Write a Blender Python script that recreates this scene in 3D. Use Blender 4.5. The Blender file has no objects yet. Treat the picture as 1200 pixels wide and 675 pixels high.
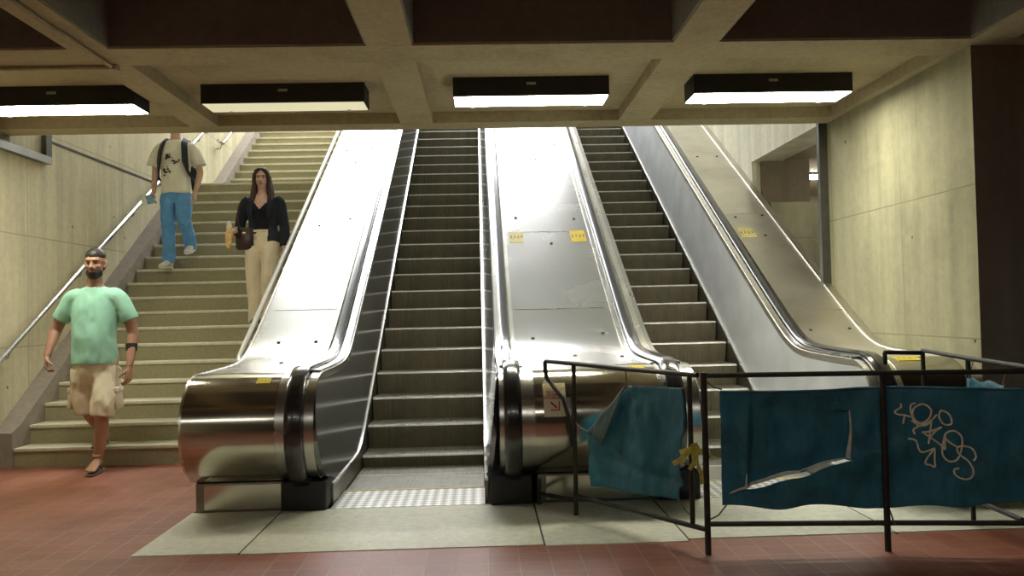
import bpy, bmesh, math, random
from mathutils import Vector, Matrix, noise
random.seed(7)
R = math.radians
scn = bpy.context.scene
col = scn.collection

# ------------------------------------------------------------------ helpers
class MB:
    """collects shapes into one bmesh"""
    def __init__(self): self.bm = bmesh.new(); self.mi = 0
    def _mark(self, faces):
        for f in faces: f.material_index = self.mi
    def face(self, vs):
        try:
            f = self.bm.faces.new(vs); f.material_index = self.mi; return f
        except ValueError: return None
    def box(self, x0, x1, y0, y1, z0, z1, M=None, bevel=0):
        vs = [self.bm.verts.new((x, y, z)) for x in (x0, x1) for y in (y0, y1) for z in (z0, z1)]
        if M is not None:
            for v in vs: v.co = M @ v.co
        idx = [(0,1,3,2),(4,6,7,5),(0,4,5,1),(2,3,7,6),(0,2,6,4),(1,5,7,3)]
        fs = [self.face([vs[i] for i in q]) for q in idx]
        if bevel:
            es = list({e for f in fs for e in f.edges})
            r = bmesh.ops.bevel(self.bm, geom=es, offset=bevel, segments=2, affect='EDGES', profile=.5)
            self._mark(r['faces'])
        return self
    def loft(self, secs, cap=True):
        """secs: list of rings (lists of Vectors)"""
        rings = [[self.bm.verts.new(p) for p in s] for s in secs]
        n = len(rings[0])
        for a, b in zip(rings, rings[1:]):
            for i in range(n):
                self.face([a[i], a[(i+1) % n], b[(i+1) % n], b[i]])
        if cap:
            self.face(rings[0][::-1]); self.face(rings[-1])
        return self
    def tube(self, pts, rad, n=12, ref=None, cap=True):
        pts = [Vector(p) for p in pts]
        if not isinstance(rad, (list, tuple)): rad = [rad]*len(pts)
        secs = []; prev = None
        for i, p in enumerate(pts):
            t = (pts[min(i+1, len(pts)-1)] - pts[max(i-1, 0)])
            if t.length < 1e-9: t = Vector((0,0,1))
            t.normalize()
            if ref is not None: a = Vector(ref)
            elif prev is not None: a = prev
            else: a = Vector((1,0,0)) if abs(t.x) < .9 else Vector((0,1,0))
            a = a - t*a.dot(t)
            if a.length < 1e-6: a = t.orthogonal()
            a.normalize(); b = t.cross(a); prev = a
            r = rad[i]
            ra, rb = r if isinstance(r, (tuple, list)) else (r, r)
            secs.append([p + a*(ra*math.cos(2*math.pi*k/n)) + b*(rb*math.sin(2*math.pi*k/n)) for k in range(n)])
        return self.loft(secs, cap)
    def stack(self, secs, n=28, power=2.0):
        """secs: (x,y,z,rx,ry) horizontal ellipses"""
        out = []
        for x, y, z, rx, ry in secs:
            ring = []
            for k in range(n):
                a = 2*math.pi*k/n; c, s = math.cos(a), math.sin(a)
                e = 2/power
                ring.append(Vector((x + rx*math.copysign(abs(c)**e, c), y + ry*math.copysign(abs(s)**e, s), z)))
            out.append(ring)
        return self.loft(out)
    def ell(self, c, r, rot=None, u=20, v=14):
        M = Matrix.Translation(Vector(c)) @ (rot.to_4x4() if rot else Matrix()) @ Matrix.Diagonal((r[0], r[1], r[2], 1))
        q = bmesh.ops.create_uvsphere(self.bm, u_segments=u, v_segments=v, radius=1, matrix=M)
        self._mark({f for w in q['verts'] for f in w.link_faces}); return self
    def prism(self, poly, x0, x1):
        """poly in (y,z) extruded along x"""
        a = [self.bm.verts.new((x0, y, z)) for y, z in poly]
        b = [self.bm.verts.new((x1, y, z)) for y, z in poly]
        n = len(poly)
        for i in range(n): self.face([a[i], a[(i+1) % n], b[(i+1) % n], b[i]])
        self.face(a[::-1]); self.face(b); return self
    def cyl(self, p0, p1, r, n=14): return self.tube([p0, p1], r, n)
    def build(self, name, mat, parent=None, smooth=True, angle=35, loc=None):
        bmesh.ops.recalc_face_normals(self.bm, faces=self.bm.faces)
        me = bpy.data.meshes.new(name); self.bm.to_mesh(me); self.bm.free()
        return link(name, me, mat, parent, smooth, angle, loc)

def link(name, me, mat, parent=None, smooth=True, angle=35, loc=None):
    for m in (mat if isinstance(mat, (list, tuple)) else [mat]): me.materials.append(m)
    if smooth:
        me.polygons.foreach_set('use_smooth', [True]*len(me.polygons))
        if angle: me.set_sharp_from_angle(angle=R(angle))
    o = bpy.data.objects.new(name, me); col.objects.link(o)
    if parent: o.parent = parent
    if loc: o.location = loc
    return o

def fuse(mb, vox, smooth=3, disp=None):
    """join overlapping closed shapes to one continuous skin"""
    me = bpy.data.meshes.new('tmp'); bmesh.ops.recalc_face_normals(mb.bm, faces=mb.bm.faces)
    mb.bm.to_mesh(me); mb.bm.free()
    o = bpy.data.objects.new('tmp', me); col.objects.link(o)
    m = o.modifiers.new('r', 'REMESH'); m.mode = 'VOXEL'; m.voxel_size = vox
    s = o.modifiers.new('s', 'SMOOTH'); s.iterations = smooth; s.factor = .5
    dg = bpy.context.evaluated_depsgraph_get(); dg.update()
    r = bpy.data.meshes.new_from_object(o.evaluated_get(dg))
    bpy.data.objects.remove(o); bpy.data.meshes.remove(me)
    r.materials.clear()
    if disp:
        ns = [v.normal.copy() for v in r.vertices]
        for v, n in zip(r.vertices, ns): v.co += n*disp(v.co)
        r.update()
    return r

def empty(name, loc=(0,0,0)):
    o = bpy.data.objects.new(name, None); col.objects.link(o); o.location = loc; o.empty_display_size = .1; return o
def tag(o, label=None, cat=None, group=None, kind=None):
    if label: o['label'] = label
    if cat: o['category'] = cat
    if group: o['group'] = group
    if kind: o['kind'] = kind
    return o
def dup(o, parent=None, loc=None):
    c = o.copy(); col.objects.link(c)
    if parent: c.parent = parent
    if loc: c.location = loc
    for ch in list(o.children): dup(ch, c)
    return c

# ------------------------------------------------------------------ materials
def new_mat(name):
    m = bpy.data.materials.new(name); m.use_nodes = True
    nt = m.node_tree; b = nt.nodes['Principled BSDF']; return m, nt, b
def N(nt, t, **k):
    n = nt.nodes.new(t)
    for a, v in k.items():
        if a in n.inputs: n.inputs[a].default_value = v
        else: setattr(n, a, v)
    return n
def ramp(nt, fac, stops):
    r = nt.nodes.new('ShaderNodeValToRGB'); e = r.color_ramp.elements
    while len(e) > 1: e.remove(e[-1])
    e[0].position = stops[0][0]; c = stops[0][1]; e[0].color = (*c, 1) if len(c) == 3 else c
    for p, c in stops[1:]:
        x = e.new(p); x.color = (*c, 1) if len(c) == 3 else c
    nt.links.new(fac, r.inputs[0]); return r.outputs[0]
def mix(nt, fac, a, b, mode='MIX'):
    m = nt.nodes.new('ShaderNodeMix'); m.data_type = 'RGBA'; m.blend_type = mode
    for s, v in ((m.inputs[0], fac), (m.inputs[6], a), (m.inputs[7], b)):
        if hasattr(v, 'links'): nt.links.new(v, s)
        else: s.default_value = (*v, 1) if isinstance(v, tuple) and len(v) == 3 else v
    return m.outputs[2]
def coords(nt, scale=(1,1,1)):
    t = N(nt, 'ShaderNodeTexCoord'); mp = N(nt, 'ShaderNodeMapping'); mp.inputs['Scale'].default_value = scale
    nt.links.new(t.outputs['Object'], mp.inputs[0]); return mp.outputs[0]
def noise_tex(nt, vec, scale, detail=4, rough=.55):
    n = N(nt, 'ShaderNodeTexNoise'); n.inputs['Scale'].default_value = scale; n.inputs['Detail'].default_value = detail
    n.inputs['Roughness'].default_value = rough; nt.links.new(vec, n.inputs['Vector']); return n.outputs['Fac']
def bump(nt, h, strength, dist, b):
    n = N(nt, 'ShaderNodeBump'); n.inputs['Strength'].default_value = strength; n.inputs['Distance'].default_value = dist
    nt.links.new(h, n.inputs['Height']); nt.links.new(n.outputs[0], b.inputs['Normal']); return n
def plain(name, c, rough=.6, metal=0, spec=.5, var=0, scale=8, coat=0):
    m, nt, b = new_mat(name)
    b.inputs['Roughness'].default_value = rough; b.inputs['Metallic'].default_value = metal
    b.inputs['Specular IOR Level'].default_value = spec; b.inputs['Coat Weight'].default_value = coat
    f = noise_tex(nt, coords(nt), scale)
    v = var or .06
    nt.links.new(ramp(nt, f, [(.3, tuple(x*(1-v) for x in c)), (.7, tuple(min(1, x*(1+v)) for x in c))]), b.inputs['Base Color'])
    return m
def concrete(name, c, dark=.55, scale=1.0, streak=True, holes=True, rough=.85, boards=None):
    m, nt, b = new_mat(name); v = coords(nt)
    big = noise_tex(nt, v, .9*scale, 5, .6); fine = noise_tex(nt, v, 14*scale, 6, .7)
    d = tuple(x*dark for x in c); l = tuple(min(1, x*1.12) for x in c)
    base = ramp(nt, big, [(.3, d), (.5, c), (.72, l)])
    base = mix(nt, .45, base, ramp(nt, fine, [(.3, tuple(x*.62 for x in c)), (.62, l)]))
    if streak:
        st = noise_tex(nt, coords(nt, (3.0, 3.0, .22)), 1.6, 4, .6)
        base = mix(nt, .4, base, ramp(nt, st, [(.35, tuple(x*.6 for x in c)), (.6, l)]), 'MIX')
    if holes:
        vo = N(nt, 'ShaderNodeTexVoronoi'); vo.inputs['Scale'].default_value = 3.2*scale; nt.links.new(v, vo.inputs['Vector'])
        h = ramp(nt, vo.outputs['Distance'], [(.035, (1,1,1)), (.06, (0,0,0))])
        base = mix(nt, h, base, tuple(x*.22 for x in c))
    if boards:
        br = N(nt, 'ShaderNodeTexBrick'); br.offset = 0
        nt.links.new(coords(nt, boards[1]) if len(boards) > 1 else v, br.inputs['Vector'])
        sx = N(nt, 'ShaderNodeSeparateXYZ'); tc = N(nt, 'ShaderNodeTexCoord'); nt.links.new(tc.outputs['Object'], sx.inputs[0])
        cb = N(nt, 'ShaderNodeCombineXYZ'); nt.links.new(sx.outputs['Y'], cb.inputs['X']); nt.links.new(sx.outputs['Z'], cb.inputs['Y'])
        nt.links.new(cb.outputs[0], br.inputs['Vector'])
        br.inputs['Scale'].default_value = 1; br.inputs['Brick Width'].default_value = boards[0][0]; br.inputs['Row Height'].default_value = boards[0][1]
        br.inputs['Mortar Size'].default_value = .006; br.inputs['Mortar Smooth'].default_value = .3
        base = mix(nt, br.outputs['Fac'], base, tuple(x*.62 for x in c))
    nt.links.new(base, b.inputs['Base Color']); b.inputs['Roughness'].default_value = rough
    b.inputs['Specular IOR Level'].default_value = .25
    bump(nt, fine, .25, .01, b)
    return m
def steel(name, c, rough=.22, brush=(1, 60, 60), grime=.25, aniso=0):
    m, nt, b = new_mat(name); b.inputs['Metallic'].default_value = 1
    v = coords(nt, brush); s = noise_tex(nt, v, 3, 5, .7); g = noise_tex(nt, coords(nt), 1.7, 5, .6)
    base = mix(nt, .3, ramp(nt, g, [(.3, tuple(x*(1-grime) for x in c)), (.65, c)]), ramp(nt, s, [(.3, tuple(x*.75 for x in c)), (.7, c)]))
    nt.links.new(base, b.inputs['Base Color'])
    rr = ramp(nt, g, [(.3, (rough*1.35,)*3), (.7, (rough*.85,)*3)]); nt.links.new(rr, b.inputs['Roughness'])
    return m
def emit(name, c, s, base=(.8,.8,.8)):
    m, nt, b = new_mat(name); b.inputs['Base Color'].default_value = (*base, 1)
    b.inputs['Emission Color'].default_value = (*c, 1); b.inputs['Emission Strength'].default_value = s
    f = noise_tex(nt, coords(nt), 3); nt.links.new(ramp(nt, f, [(.3, tuple(x*.97 for x in c)), (.7, c)]), b.inputs['Emission Color'])
    return m

M = {}
M['wall'] = concrete('wall_concrete', (.58, .53, .35), .72, boards=((2.05, 1.02),))
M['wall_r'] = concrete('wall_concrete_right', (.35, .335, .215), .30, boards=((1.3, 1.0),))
M['dark'] = concrete('unlit_brown_wall', (.25, .222, .18), .7, holes=False)  # brown wall turned from the lamps, its shade put into the colour
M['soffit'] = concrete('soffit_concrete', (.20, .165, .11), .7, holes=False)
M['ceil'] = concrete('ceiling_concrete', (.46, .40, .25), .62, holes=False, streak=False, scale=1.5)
M['coffer'] = concrete('unlit_coffer', (.25, .235, .21), .8, holes=False, streak=False)  # near coffers lie beyond the lamps; that shade is painted in
M['stair'] = concrete('stair_concrete', (.31, .28, .17), .7, scale=2.5, streak=False, holes=False)  # risers, darkened so the painted-light treads stand out
M['nosing'] = concrete('stair_nosing_lit_tread', (.62, .59, .44), .75, scale=3, streak=False, holes=False)  # pale step edge, plus overhead light painted onto the treads
M['curb'] = concrete('curb_concrete', (.26, .225, .18), .7, scale=1.5, holes=False, streak=False)
M['plate'] = concrete('landing_plate', (.64, .64, .52), .72, scale=1.3, holes=False, streak=False, rough=.5)
M['white_wall'] = concrete('upper_wall', (.78, .76, .62), .8, holes=True)
M['cool'] = concrete('upper_ceiling', (.60, .66, .74), .85, holes=False, streak=False)
M['steel'] = steel('brushed_steel', (.66, .655, .62), .23)
M['worn'] = steel('worn_steel', (.74, .71, .63), .36)
M['drum'] = steel('newel_steel', (.60, .58, .50), .135, (1, 80, 80), .2)
M['edge'] = steel('bright_edge', (.86, .84, .76), .25, (60, 2, 2), .08)
M['panel'] = plain('dark_mirror_panel', (.26, .275, .29), .13, .72, .5, .1, 2)
M['satin'] = plain('satin_panel', (.66, .68, .70), .42, .35, .5, .12, 2.5)
M['skirt'] = steel('skirt_steel', (.30, .29, .25), .35, (40, 2, 2), .3)
M['rubber'] = plain('black_rubber', (.018, .018, .019), .22, 0, .8, coat=.5)
M['black'] = plain('black_plastic', (.012, .012, .012), .55)
M['tube'] = steel('handrail_tube', (.72, .71, .69), .25)
M['pole'] = plain('pale_worn_steel', (.80, .79, .76), .35, .45, .5, .06)
M['fence'] = plain('barrier_paint', (.030, .026, .022), .5, .2, .4, .3, 20)
M['lampbox'] = plain('lamp_housing', (.022, .021, .019), .6, 0, .4, .2)
M['pipe'] = plain('guide_rail_paint', (.085, .08, .065), .5, .3, .4, .2)
M['galv'] = steel('galvanised', (.42, .42, .40), .4)
M['lamp'] = emit('lamp_bright', (1, .96, .80), 34)
M['lamp_dim'] = emit('lamp_dim', (1, .92, .60), .5, (.45, .42, .3))
M['lamp_back'] = emit('lamp_hall', (1, .95, .82), 14)
M['lamp_far'] = emit('lamp_far', (1, .97, .92), 30)
M['sky'] = emit('skylight', (.92, .95, 1), 9)
M['yellow'] = plain('sticker_yellow', (.80, .60, .02), .45, var=.1)
M['paleyellow'] = plain('sticker_faded', (.72, .62, .25), .5, var=.25, scale=60)
M['ink'] = plain('sticker_ink', (.05, .035, .02), .6)
M['paper'] = plain('paper', (.72, .68, .50), .7, var=.08)
M['redink'] = plain('red_ink', (.42, .055, .04), .7)
M['screw'] = plain('screw_metal', (.07, .065, .055), .5, .6)
M['ribbon'] = plain('yellow_ribbon', (.50, .48, .10), .5, var=.25, scale=40)
M['wire'] = plain('wire', (.16, .13, .08), .5, .5)
M['graf'] = plain('cream_paint', (.80, .73, .56), .8, var=.25, scale=50)
M['torn'] = plain('torn_lining', (.62, .62, .56), .8, var=.25, scale=20)
M['yline'] = plain('yellow_line', (.6, .47, .12), .6)

def tile_mat():
    m, nt, b = new_mat('red_quarry_tile'); v = coords(nt)
    br = N(nt, 'ShaderNodeTexBrick'); br.offset = 0; nt.links.new(v, br.inputs['Vector'])
    br.inputs['Scale'].default_value = 1; br.inputs['Brick Width'].default_value = .1555; br.inputs['Row Height'].default_value = .1555
    br.inputs['Mortar Size'].default_value = .0042; br.inputs['Mortar Smooth'].default_value = .2; br.inputs['Bias'].default_value = -.2
    br.inputs['Color1'].default_value = (.30, .098, .054, 1); br.inputs['Color2'].default_value = (.37, .135, .082, 1)
    br.inputs['Mortar'].default_value = (.36, .24, .15, 1)
    n = noise_tex(nt, v, 1.2, 5); f = noise_tex(nt, v, 30, 4)
    c = mix(nt, .55, br.outputs['Color'], ramp(nt, n, [(.3, (.50, .45, .43)), (.7, (1, 1, 1))]), 'MULTIPLY')
    c = mix(nt, .4, c, ramp(nt, f, [(.3, (.55, .5, .5)), (.7, (1, 1, 1))]), 'MULTIPLY')
    nt.links.new(c, b.inputs['Base Color'])
    nt.links.new(ramp(nt, n, [(.3, (.32,)*3), (.7, (.5,)*3)]), b.inputs['Roughness'])
    inv = N(nt, 'ShaderNodeMath', operation='SUBTRACT'); inv.inputs[0].default_value = 1; nt.links.new(br.outputs['Fac'], inv.inputs[1])
    bump(nt, inv.outputs[0], .4, .003, b); return m
M['tile'] = tile_mat()

def step_mat(name, c1, c2, rough=.5, metal=.6):
    m, nt, b = new_mat(name); v = coords(nt, (1, 1, .35))
    n = noise_tex(nt, v, 7, 6, .7); n2 = noise_tex(nt, coords(nt, (30, 1, 1)), 2, 3)
    c = mix(nt, .4, ramp(nt, n, [(.3, c1), (.75, c2)]), ramp(nt, n2, [(.3, c1), (.7, c2)]))
    nt.links.new(c, b.inputs['Base Color']); b.inputs['Roughness'].default_value = rough; b.inputs['Metallic'].default_value = metal
    return m
M['riser'] = step_mat('step_riser', (.12, .108, .078), (.30, .265, .18), .5, .4)
M['tread'] = step_mat('step_tread', (.17, .165, .14), (.36, .345, .28), .42, .6)
M['nose'] = step_mat('step_nose', (.58, .57, .54), (.88, .87, .82), .4, .35)

def checker_mat():
    m, nt, b = new_mat('checker_plate'); b.inputs['Metallic'].default_value = .8; b.inputs['Roughness'].default_value = .35
    v = N(nt, 'ShaderNodeTexChecker'); v.inputs['Scale'].default_value = 22
    mp = N(nt, 'ShaderNodeMapping'); mp.inputs['Rotation'].default_value = (0, 0, R(45)); t = N(nt, 'ShaderNodeTexCoord')
    nt.links.new(t.outputs['Object'], mp.inputs[0]); nt.links.new(mp.outputs[0], v.inputs['Vector'])
    nt.links.new(mix(nt, v.outputs['Fac'], (.36, .35, .30), (.80, .80, .76)), b.inputs['Base Color'])
    bump(nt, v.outputs['Fac'], .5, .004, b); return m
M['checker'] = checker_mat()

def tarp_mat(name, c, d):
    m, nt, b = new_mat(name); v = coords(nt)
    n = noise_tex(nt, v, 3.5, 6, .65); f = noise_tex(nt, v, 90, 3)
    cc = mix(nt, .25, ramp(nt, n, [(.28, d), (.5, c), (.75, tuple(x*1.2 for x in c))]), ramp(nt, f, [(.3, d), (.7, c)]))
    nt.links.new(cc, b.inputs['Base Color']); b.inputs['Roughness'].default_value = .62
    wr = noise_tex(nt, coords(nt, (1.4, 1.4, .8)), 4.5, 3, .5); b1 = bump(nt, f, .15, .002, b)
    b2 = bump(nt, wr, .8, .06, b); nt.links.new(b1.outputs[0], b2.inputs['Normal']); return m
M['tarp'] = tarp_mat('blue_tarp', (.026, .165, .245), (.016, .072, .10))
M['tarp_under'] = tarp_mat('tarp_underside', (.06, .10, .105), (.03, .05, .055))

# ------------------------------------------------------------------ measured layout
S = .5645                                    # escalator slope
def nose_z(y): return .493 + S*(y-7.841)
YC, ZC, RD = 5.76, .53, .345                 # newel drum
YTOP = 16.4
def deck_z(y):
    a = nose_z(y) + .92 - .87
    return .87 + .5*(a + math.sqrt(a*a + .13*.13))
def deck_profile():
    ys = []
    y = YTOP
    while y > 7.9: ys.append(y); y -= .5
    y = 7.9
    while y > YC+.05: ys.append(y); y -= .09
    pts = [(y, deck_z(y)) for y in ys]
    for k in range(0, 33):
        a = R(90 + 180*k/32)
        pts.append((YC + RD*math.cos(a), ZC + RD*math.sin(a)))
    return pts
PROF = deck_profile()
def offset(pts, d):
    out = []
    for i, p in enumerate(pts):
        a = pts[max(i-1, 0)]; b = pts[min(i+1, len(pts)-1)]
        ty, tz = b[0]-a[0], b[1]-a[1]; l = math.hypot(ty, tz)
        out.append((p[0] + d*tz/l, p[1] - d*ty/l))       # outward (up on the deck, forward on the drum)
    return out
def trim_z(y):
    a = nose_z(y) + .05 - .125
    return .125 + .5*(a + math.sqrt(a*a + .10*.10))

def strip_along(mb, x0, x1, d0, d1, pts=None):
    """bar following the deck profile between offsets d0..d1"""
    p = pts or PROF
    a, b = offset(p, d0), offset(p, d1)
    secs = []
    for (y0, z0), (y1, z1) in zip(a, b):
        secs.append([Vector((x0, y0, z0)), Vector((x1, y0, z0)), Vector((x1, y1, z1)), Vector((x0, y1, z1))])
    return mb.loft(secs)

def icon_mesh(mb, u, v, s, kind, fr):
    """little figure in a sticker; fr(u,v) gives the surface point"""
    def quad(u0, u1, v0, v1):
        ps = [fr(u0, v0), fr(u1, v0), fr(u1, v1), fr(u0, v1)]
        mb.face([mb.bm.verts.new(p) for p in ps])
    n = 10
    mb.face([mb.bm.verts.new(fr(u + .16*s*math.cos(2*math.pi*k/n), v + .8*s + .16*s*math.sin(2*math.pi*k/n))) for k in range(n)])
    quad(u-.16*s, u+.16*s, v+.15*s, v+.6*s)
    quad(u-.15*s, u-.03*s, v-.25*s, v+.15*s); quad(u+.03*s, u+.15*s, v-.25*s, v+.15*s)
    if kind % 2: quad(u+.16*s, u+.42*s, v+.35*s, v+.47*s)
    else: quad(u-.5*s, u+.5*s, v-.45*s, v-.33*s)

def surf_frame(x, y):
    """point and tangent on the deck surface at Y=y"""
    best = min(range(len(PROF)-1), key=lambda i: abs((PROF[i][0]+PROF[i+1][0])/2 - y) + (10 if i > len(PROF)-17 else 0))
    a, b = PROF[best], PROF[best+1]
    t = Vector((0, a[0]-b[0], a[1]-b[1])).normalized()
    f = (y-b[0])/(a[0]-b[0])
    p = Vector((x, y, b[1] + f*(a[1]-b[1])))
    n = Vector((0, -t.z, t.y)); return p, t, n
def sticker(parent, x, y, w, h, mat, drum_angle=None):
    if drum_angle is None: p, t, n = surf_frame(x, y)
    else:
        a = R(drum_angle); n = Vector((0, math.cos(a), math.sin(a))); p = Vector((x, YC, ZC)) + n*RD; t = Vector((0, math.sin(a), -math.cos(a)))
        if t.z < 0: t = -t
    X = Vector((1,0,0))
    fr = lambda u, v, e=.003: p + X*u + t*v + n*e
    mb = MB(); seg = 6
    lo, hi = [], []
    def bend(u, v, e):
        if drum_angle is None: return fr(u, v, e)
        a2 = R(drum_angle) - v/RD; nn = Vector((0, math.cos(a2), math.sin(a2))); return Vector((x+u, YC, ZC)) + nn*(RD+.005+e)
    for k in range(seg+1):
        v = -h/2 + h*k/seg
        secs = [bend(-w/2, v, -.002), bend(w/2, v, -.002), bend(w/2, v, .0025), bend(-w/2, v, .0025)]
        lo.append(secs)
    mb.loft(lo); st = mb.build('sticker', mat, parent)
    ib = MB()
    for k in range(4):
        icon_mesh(ib, -w*.36 + w*.24*k, -w*.06, w*.19, k, lambda u, v: bend(u, v*h/w*.9, .0035))
    ib.build('pictogram', M['ink'], st, smooth=False)
    return st
def screw(parent, x, y):
    p, t, n = surf_frame(x, y)
    mb = MB(); mb.tube([p - n*.002, p + n*.006, p + n*.008], [.016, .014, .008], 10); mb.build('screw', M['screw'], parent)

# ------------------------------------------------------------------ SETTING
def struct(name, mb, mat, **k): return tag(mb.build(name, mat, **k), kind='structure')
XL, XR = -4.2, 3.19
b = MB(); b.box(-9, 8, -7, 5.66, -.2, 0); b.box(-9, -1.88, 5.66, 7.61, -.2, 0); b.box(XR, 8, 5.66, 7.61, -.2, 0); b.box(-1.9, XR, 5.66, 9, -.3, -.1)
struct('floor', b, M['tile'], smooth=False)
for i, (x0, x1) in enumerate([(-1.88, -1.315), (-1.305, .295), (.305, 1.07), (1.08, 2.2), (2.21, 3.3)]):
    b = MB()
    yf = 4.675 - .02*min(i, 2)
    b.box(x0, x1, yf + (.05 if i > 2 else 0), 5.655, -.05, .005, bevel=.002)
    struct('floor_plate' if i == 0 else 'floor_plate.%03d' % i, b, M['plate'])
b = MB()
for x in (-1.31, .30, 1.075, 2.205): b.box(x-.006, x+.006, 4.66, 5.65, -.01, .0035)
struct('trim_3', b, M['black'], smooth=False)
b = MB(); b.box(XL-.3, XL, -7, 23, -.2, 9.2); struct('wall_left', b, M['wall'], smooth=False)
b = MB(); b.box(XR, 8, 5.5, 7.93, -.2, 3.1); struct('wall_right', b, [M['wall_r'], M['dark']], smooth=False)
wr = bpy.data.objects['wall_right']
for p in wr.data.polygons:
    if p.normal.y < -.5: p.material_index = 1  # hall-facing side takes the darker copy with the painted shade
b = MB(); b.box(XR, XR+.35, 7.93, 10.1, 2.93, 9.2); b.box(XR, XR+.35, 10.1, 23, -.2, 9.2); struct('wall_right_upper', b, M['white_wall'], smooth=False)
# side passage seen through the opening in the right wall
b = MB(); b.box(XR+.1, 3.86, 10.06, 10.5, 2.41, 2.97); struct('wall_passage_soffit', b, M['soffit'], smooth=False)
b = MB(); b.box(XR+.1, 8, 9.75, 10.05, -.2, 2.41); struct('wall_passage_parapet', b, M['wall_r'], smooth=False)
b = MB(); b.box(XR+.34, 8, 7.94, 14.3, 3.02, 3.3); b.box(XR+.35, 8, 7.93, 10.1, 2.95, 3.02); struct('ceiling_passage', b, M['ceil'], smooth=False)
b = MB(); b.box(XR+.36, 8, 14.0, 14.3, -.2, 3.1); b.box(7.7, 8, 7.93, 14.3, -.2, 3.1); struct('wall_passage_back', b, M['wall_r'], smooth=False)
b = MB(); b.box(XR+.35, 8, 7.93, 14.3, -.2, 0); struct('floor_passage', b, M['curb'], smooth=False)
# hall shell behind the camera
b = MB(); b.box(-9, 8, -7.3, -7, -.2, 4.2); struct('wall_back', b, M['dark'], smooth=False)
b = MB(); b.box(7.7, 8, -7, 5.5, -.2, 4.2); struct('wall_hall_right', b, M['dark'], smooth=False)
# upper hall
b = MB(); b.box(XL, XR, 17.4, 23, 5.2, 5.47); struct('floor_upper', b, M['tile'], smooth=False)
b = MB(); b.box(XL, XR, 22.7, 23, 5.4, 9.2); struct('wall_upper_back', b, M['white_wall'], smooth=False)
b = MB()
b.box(XL-.3, XR+.35, 7.95, 13.3, 8.6, 8.8); b.box(1.7, XR+.35, 13.3, 23, 8.6, 8.8); b.box(-.65, 1.7, 13.3, 15.3, 8.6, 8.8); b.box(-.75, -.65, 13.3, 20.2, 8.6, 8.8); b.box(XL-.3, 1.7, 20.2, 23, 8.6, 8.8)
struct('ceiling_upper', b, M['cool'], smooth=False)
b = MB(); b.box(XL, XR, 7.842, 7.95, 3.0, 8.8); struct('wall_above_hall', b, M['white_wall'], smooth=False)
b = MB(); b.box(XL, -.75, 13.3, 20.2, 8.62, 8.66); struct('window_1', b, M['sky'], smooth=False)
b = MB(); b.box(-.65, 1.7, 15.3, 20.2, 8.62, 8.66); struct('window_2', b, M['sky'], smooth=False)
# waffle ceiling
ZB = 2.9
b = MB()
b.mi = 0
ribx = [(-8.2, -7.93), (-6.3, -6.03), (-4.4, -4.13), (-2.5, -2.26), (-.685, -.405), (1.225, 1.51), (3.12, 3.4), (5.0, 5.28), (6.9, 7.18)]
riby = [(7.58, 7.842), (5.36, 5.72), (3.15, 3.5), (.95, 1.3), (-1.25, -.9), (-3.45, -3.1), (-5.65, -5.3)]
for x0, x1 in ribx: b.box(x0, x1, -7, 7.6, ZB+.001, 3.9)
for k, (y0, y1) in enumerate(riby): b.box(-9, 8, y0, y1, ZB, 3.9)
b.box(-9, 8, 5.6, 7.7, 2.995, 3.9)                      # shallow lit row
struct('ceiling', b, M['ceil'], smooth=False)
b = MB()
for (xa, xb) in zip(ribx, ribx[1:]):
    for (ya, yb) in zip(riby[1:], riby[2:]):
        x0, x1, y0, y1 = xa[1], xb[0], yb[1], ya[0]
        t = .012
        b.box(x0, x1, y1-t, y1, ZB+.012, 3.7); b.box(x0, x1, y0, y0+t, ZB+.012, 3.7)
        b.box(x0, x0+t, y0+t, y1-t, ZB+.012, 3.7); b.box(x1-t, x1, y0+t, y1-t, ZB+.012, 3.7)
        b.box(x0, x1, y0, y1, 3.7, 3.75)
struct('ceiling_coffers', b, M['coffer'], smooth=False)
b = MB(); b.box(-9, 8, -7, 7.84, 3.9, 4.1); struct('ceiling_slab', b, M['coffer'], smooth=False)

# staircase
RISE, RUN, Y1 = .16576, .26915, 7.61
YL, ZLAND = Y1 + 18*RUN, 19*RISE
st = empty('staircase', (-2.95, Y1, 0))
tag(st, 'wide concrete staircase with pale step edges climbing along the left wall', 'stairs')
def step_mesh():
    m = MB(); m.mi = 0
    m.box(-1.08, 1.07, 0, RUN+.03, -RISE-.01, -.012)
    m.mi = 1
    m.box(-1.08, 1.07, -.012, RUN+.03, -.03, 0, bevel=.006)  # covers edge and full tread with the painted light
    return m
sm = step_mesh().build('step', [M['stair'], M['nosing']], st)
def st_loc(n):
    if n <= 19: return (0, RUN*(n-1), RISE*n)
    return (0, 13.93 - Y1 + RUN*(n-20), ZLAND + RISE*(n-19))
sm.location = st_loc(1)
for n in range(2, 34):
    if n == 19: continue
    dup(sm, st, st_loc(n))
m = MB(); m.mi = 0; m.box(-1.08, 1.07, YL-Y1, 13.96-Y1, ZLAND-RISE-.01, ZLAND-.012); m.mi = 1; m.box(-1.08, 1.07, YL-Y1-.012, 13.96-Y1, ZLAND-.03, ZLAND, bevel=.006)
m.build('landing', [M['stair'], M['nosing']], st)
def stz(y):
    if y < YL: return RISE + (y-Y1)*RISE/RUN
    if y < 13.93-RUN: return ZLAND
    return ZLAND + (y-13.93+RUN)*RISE/RUN
poly = [(Y1-.03, 0), (Y1-.03, .30)] + [(y, stz(y)+.12) for y in (Y1+.12, YL)] + [(YL+.02, ZLAND+.02), (13.93-RUN-.1, ZLAND+.02), (13.93-RUN, ZLAND+.12), (17.6, stz(17.6)+.12), (17.6, 3.5), (12, 0)]
b = MB(); b.prism(poly, XL, -4.03); struct('baseboard_left', b, M['curb'], smooth=False)
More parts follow.
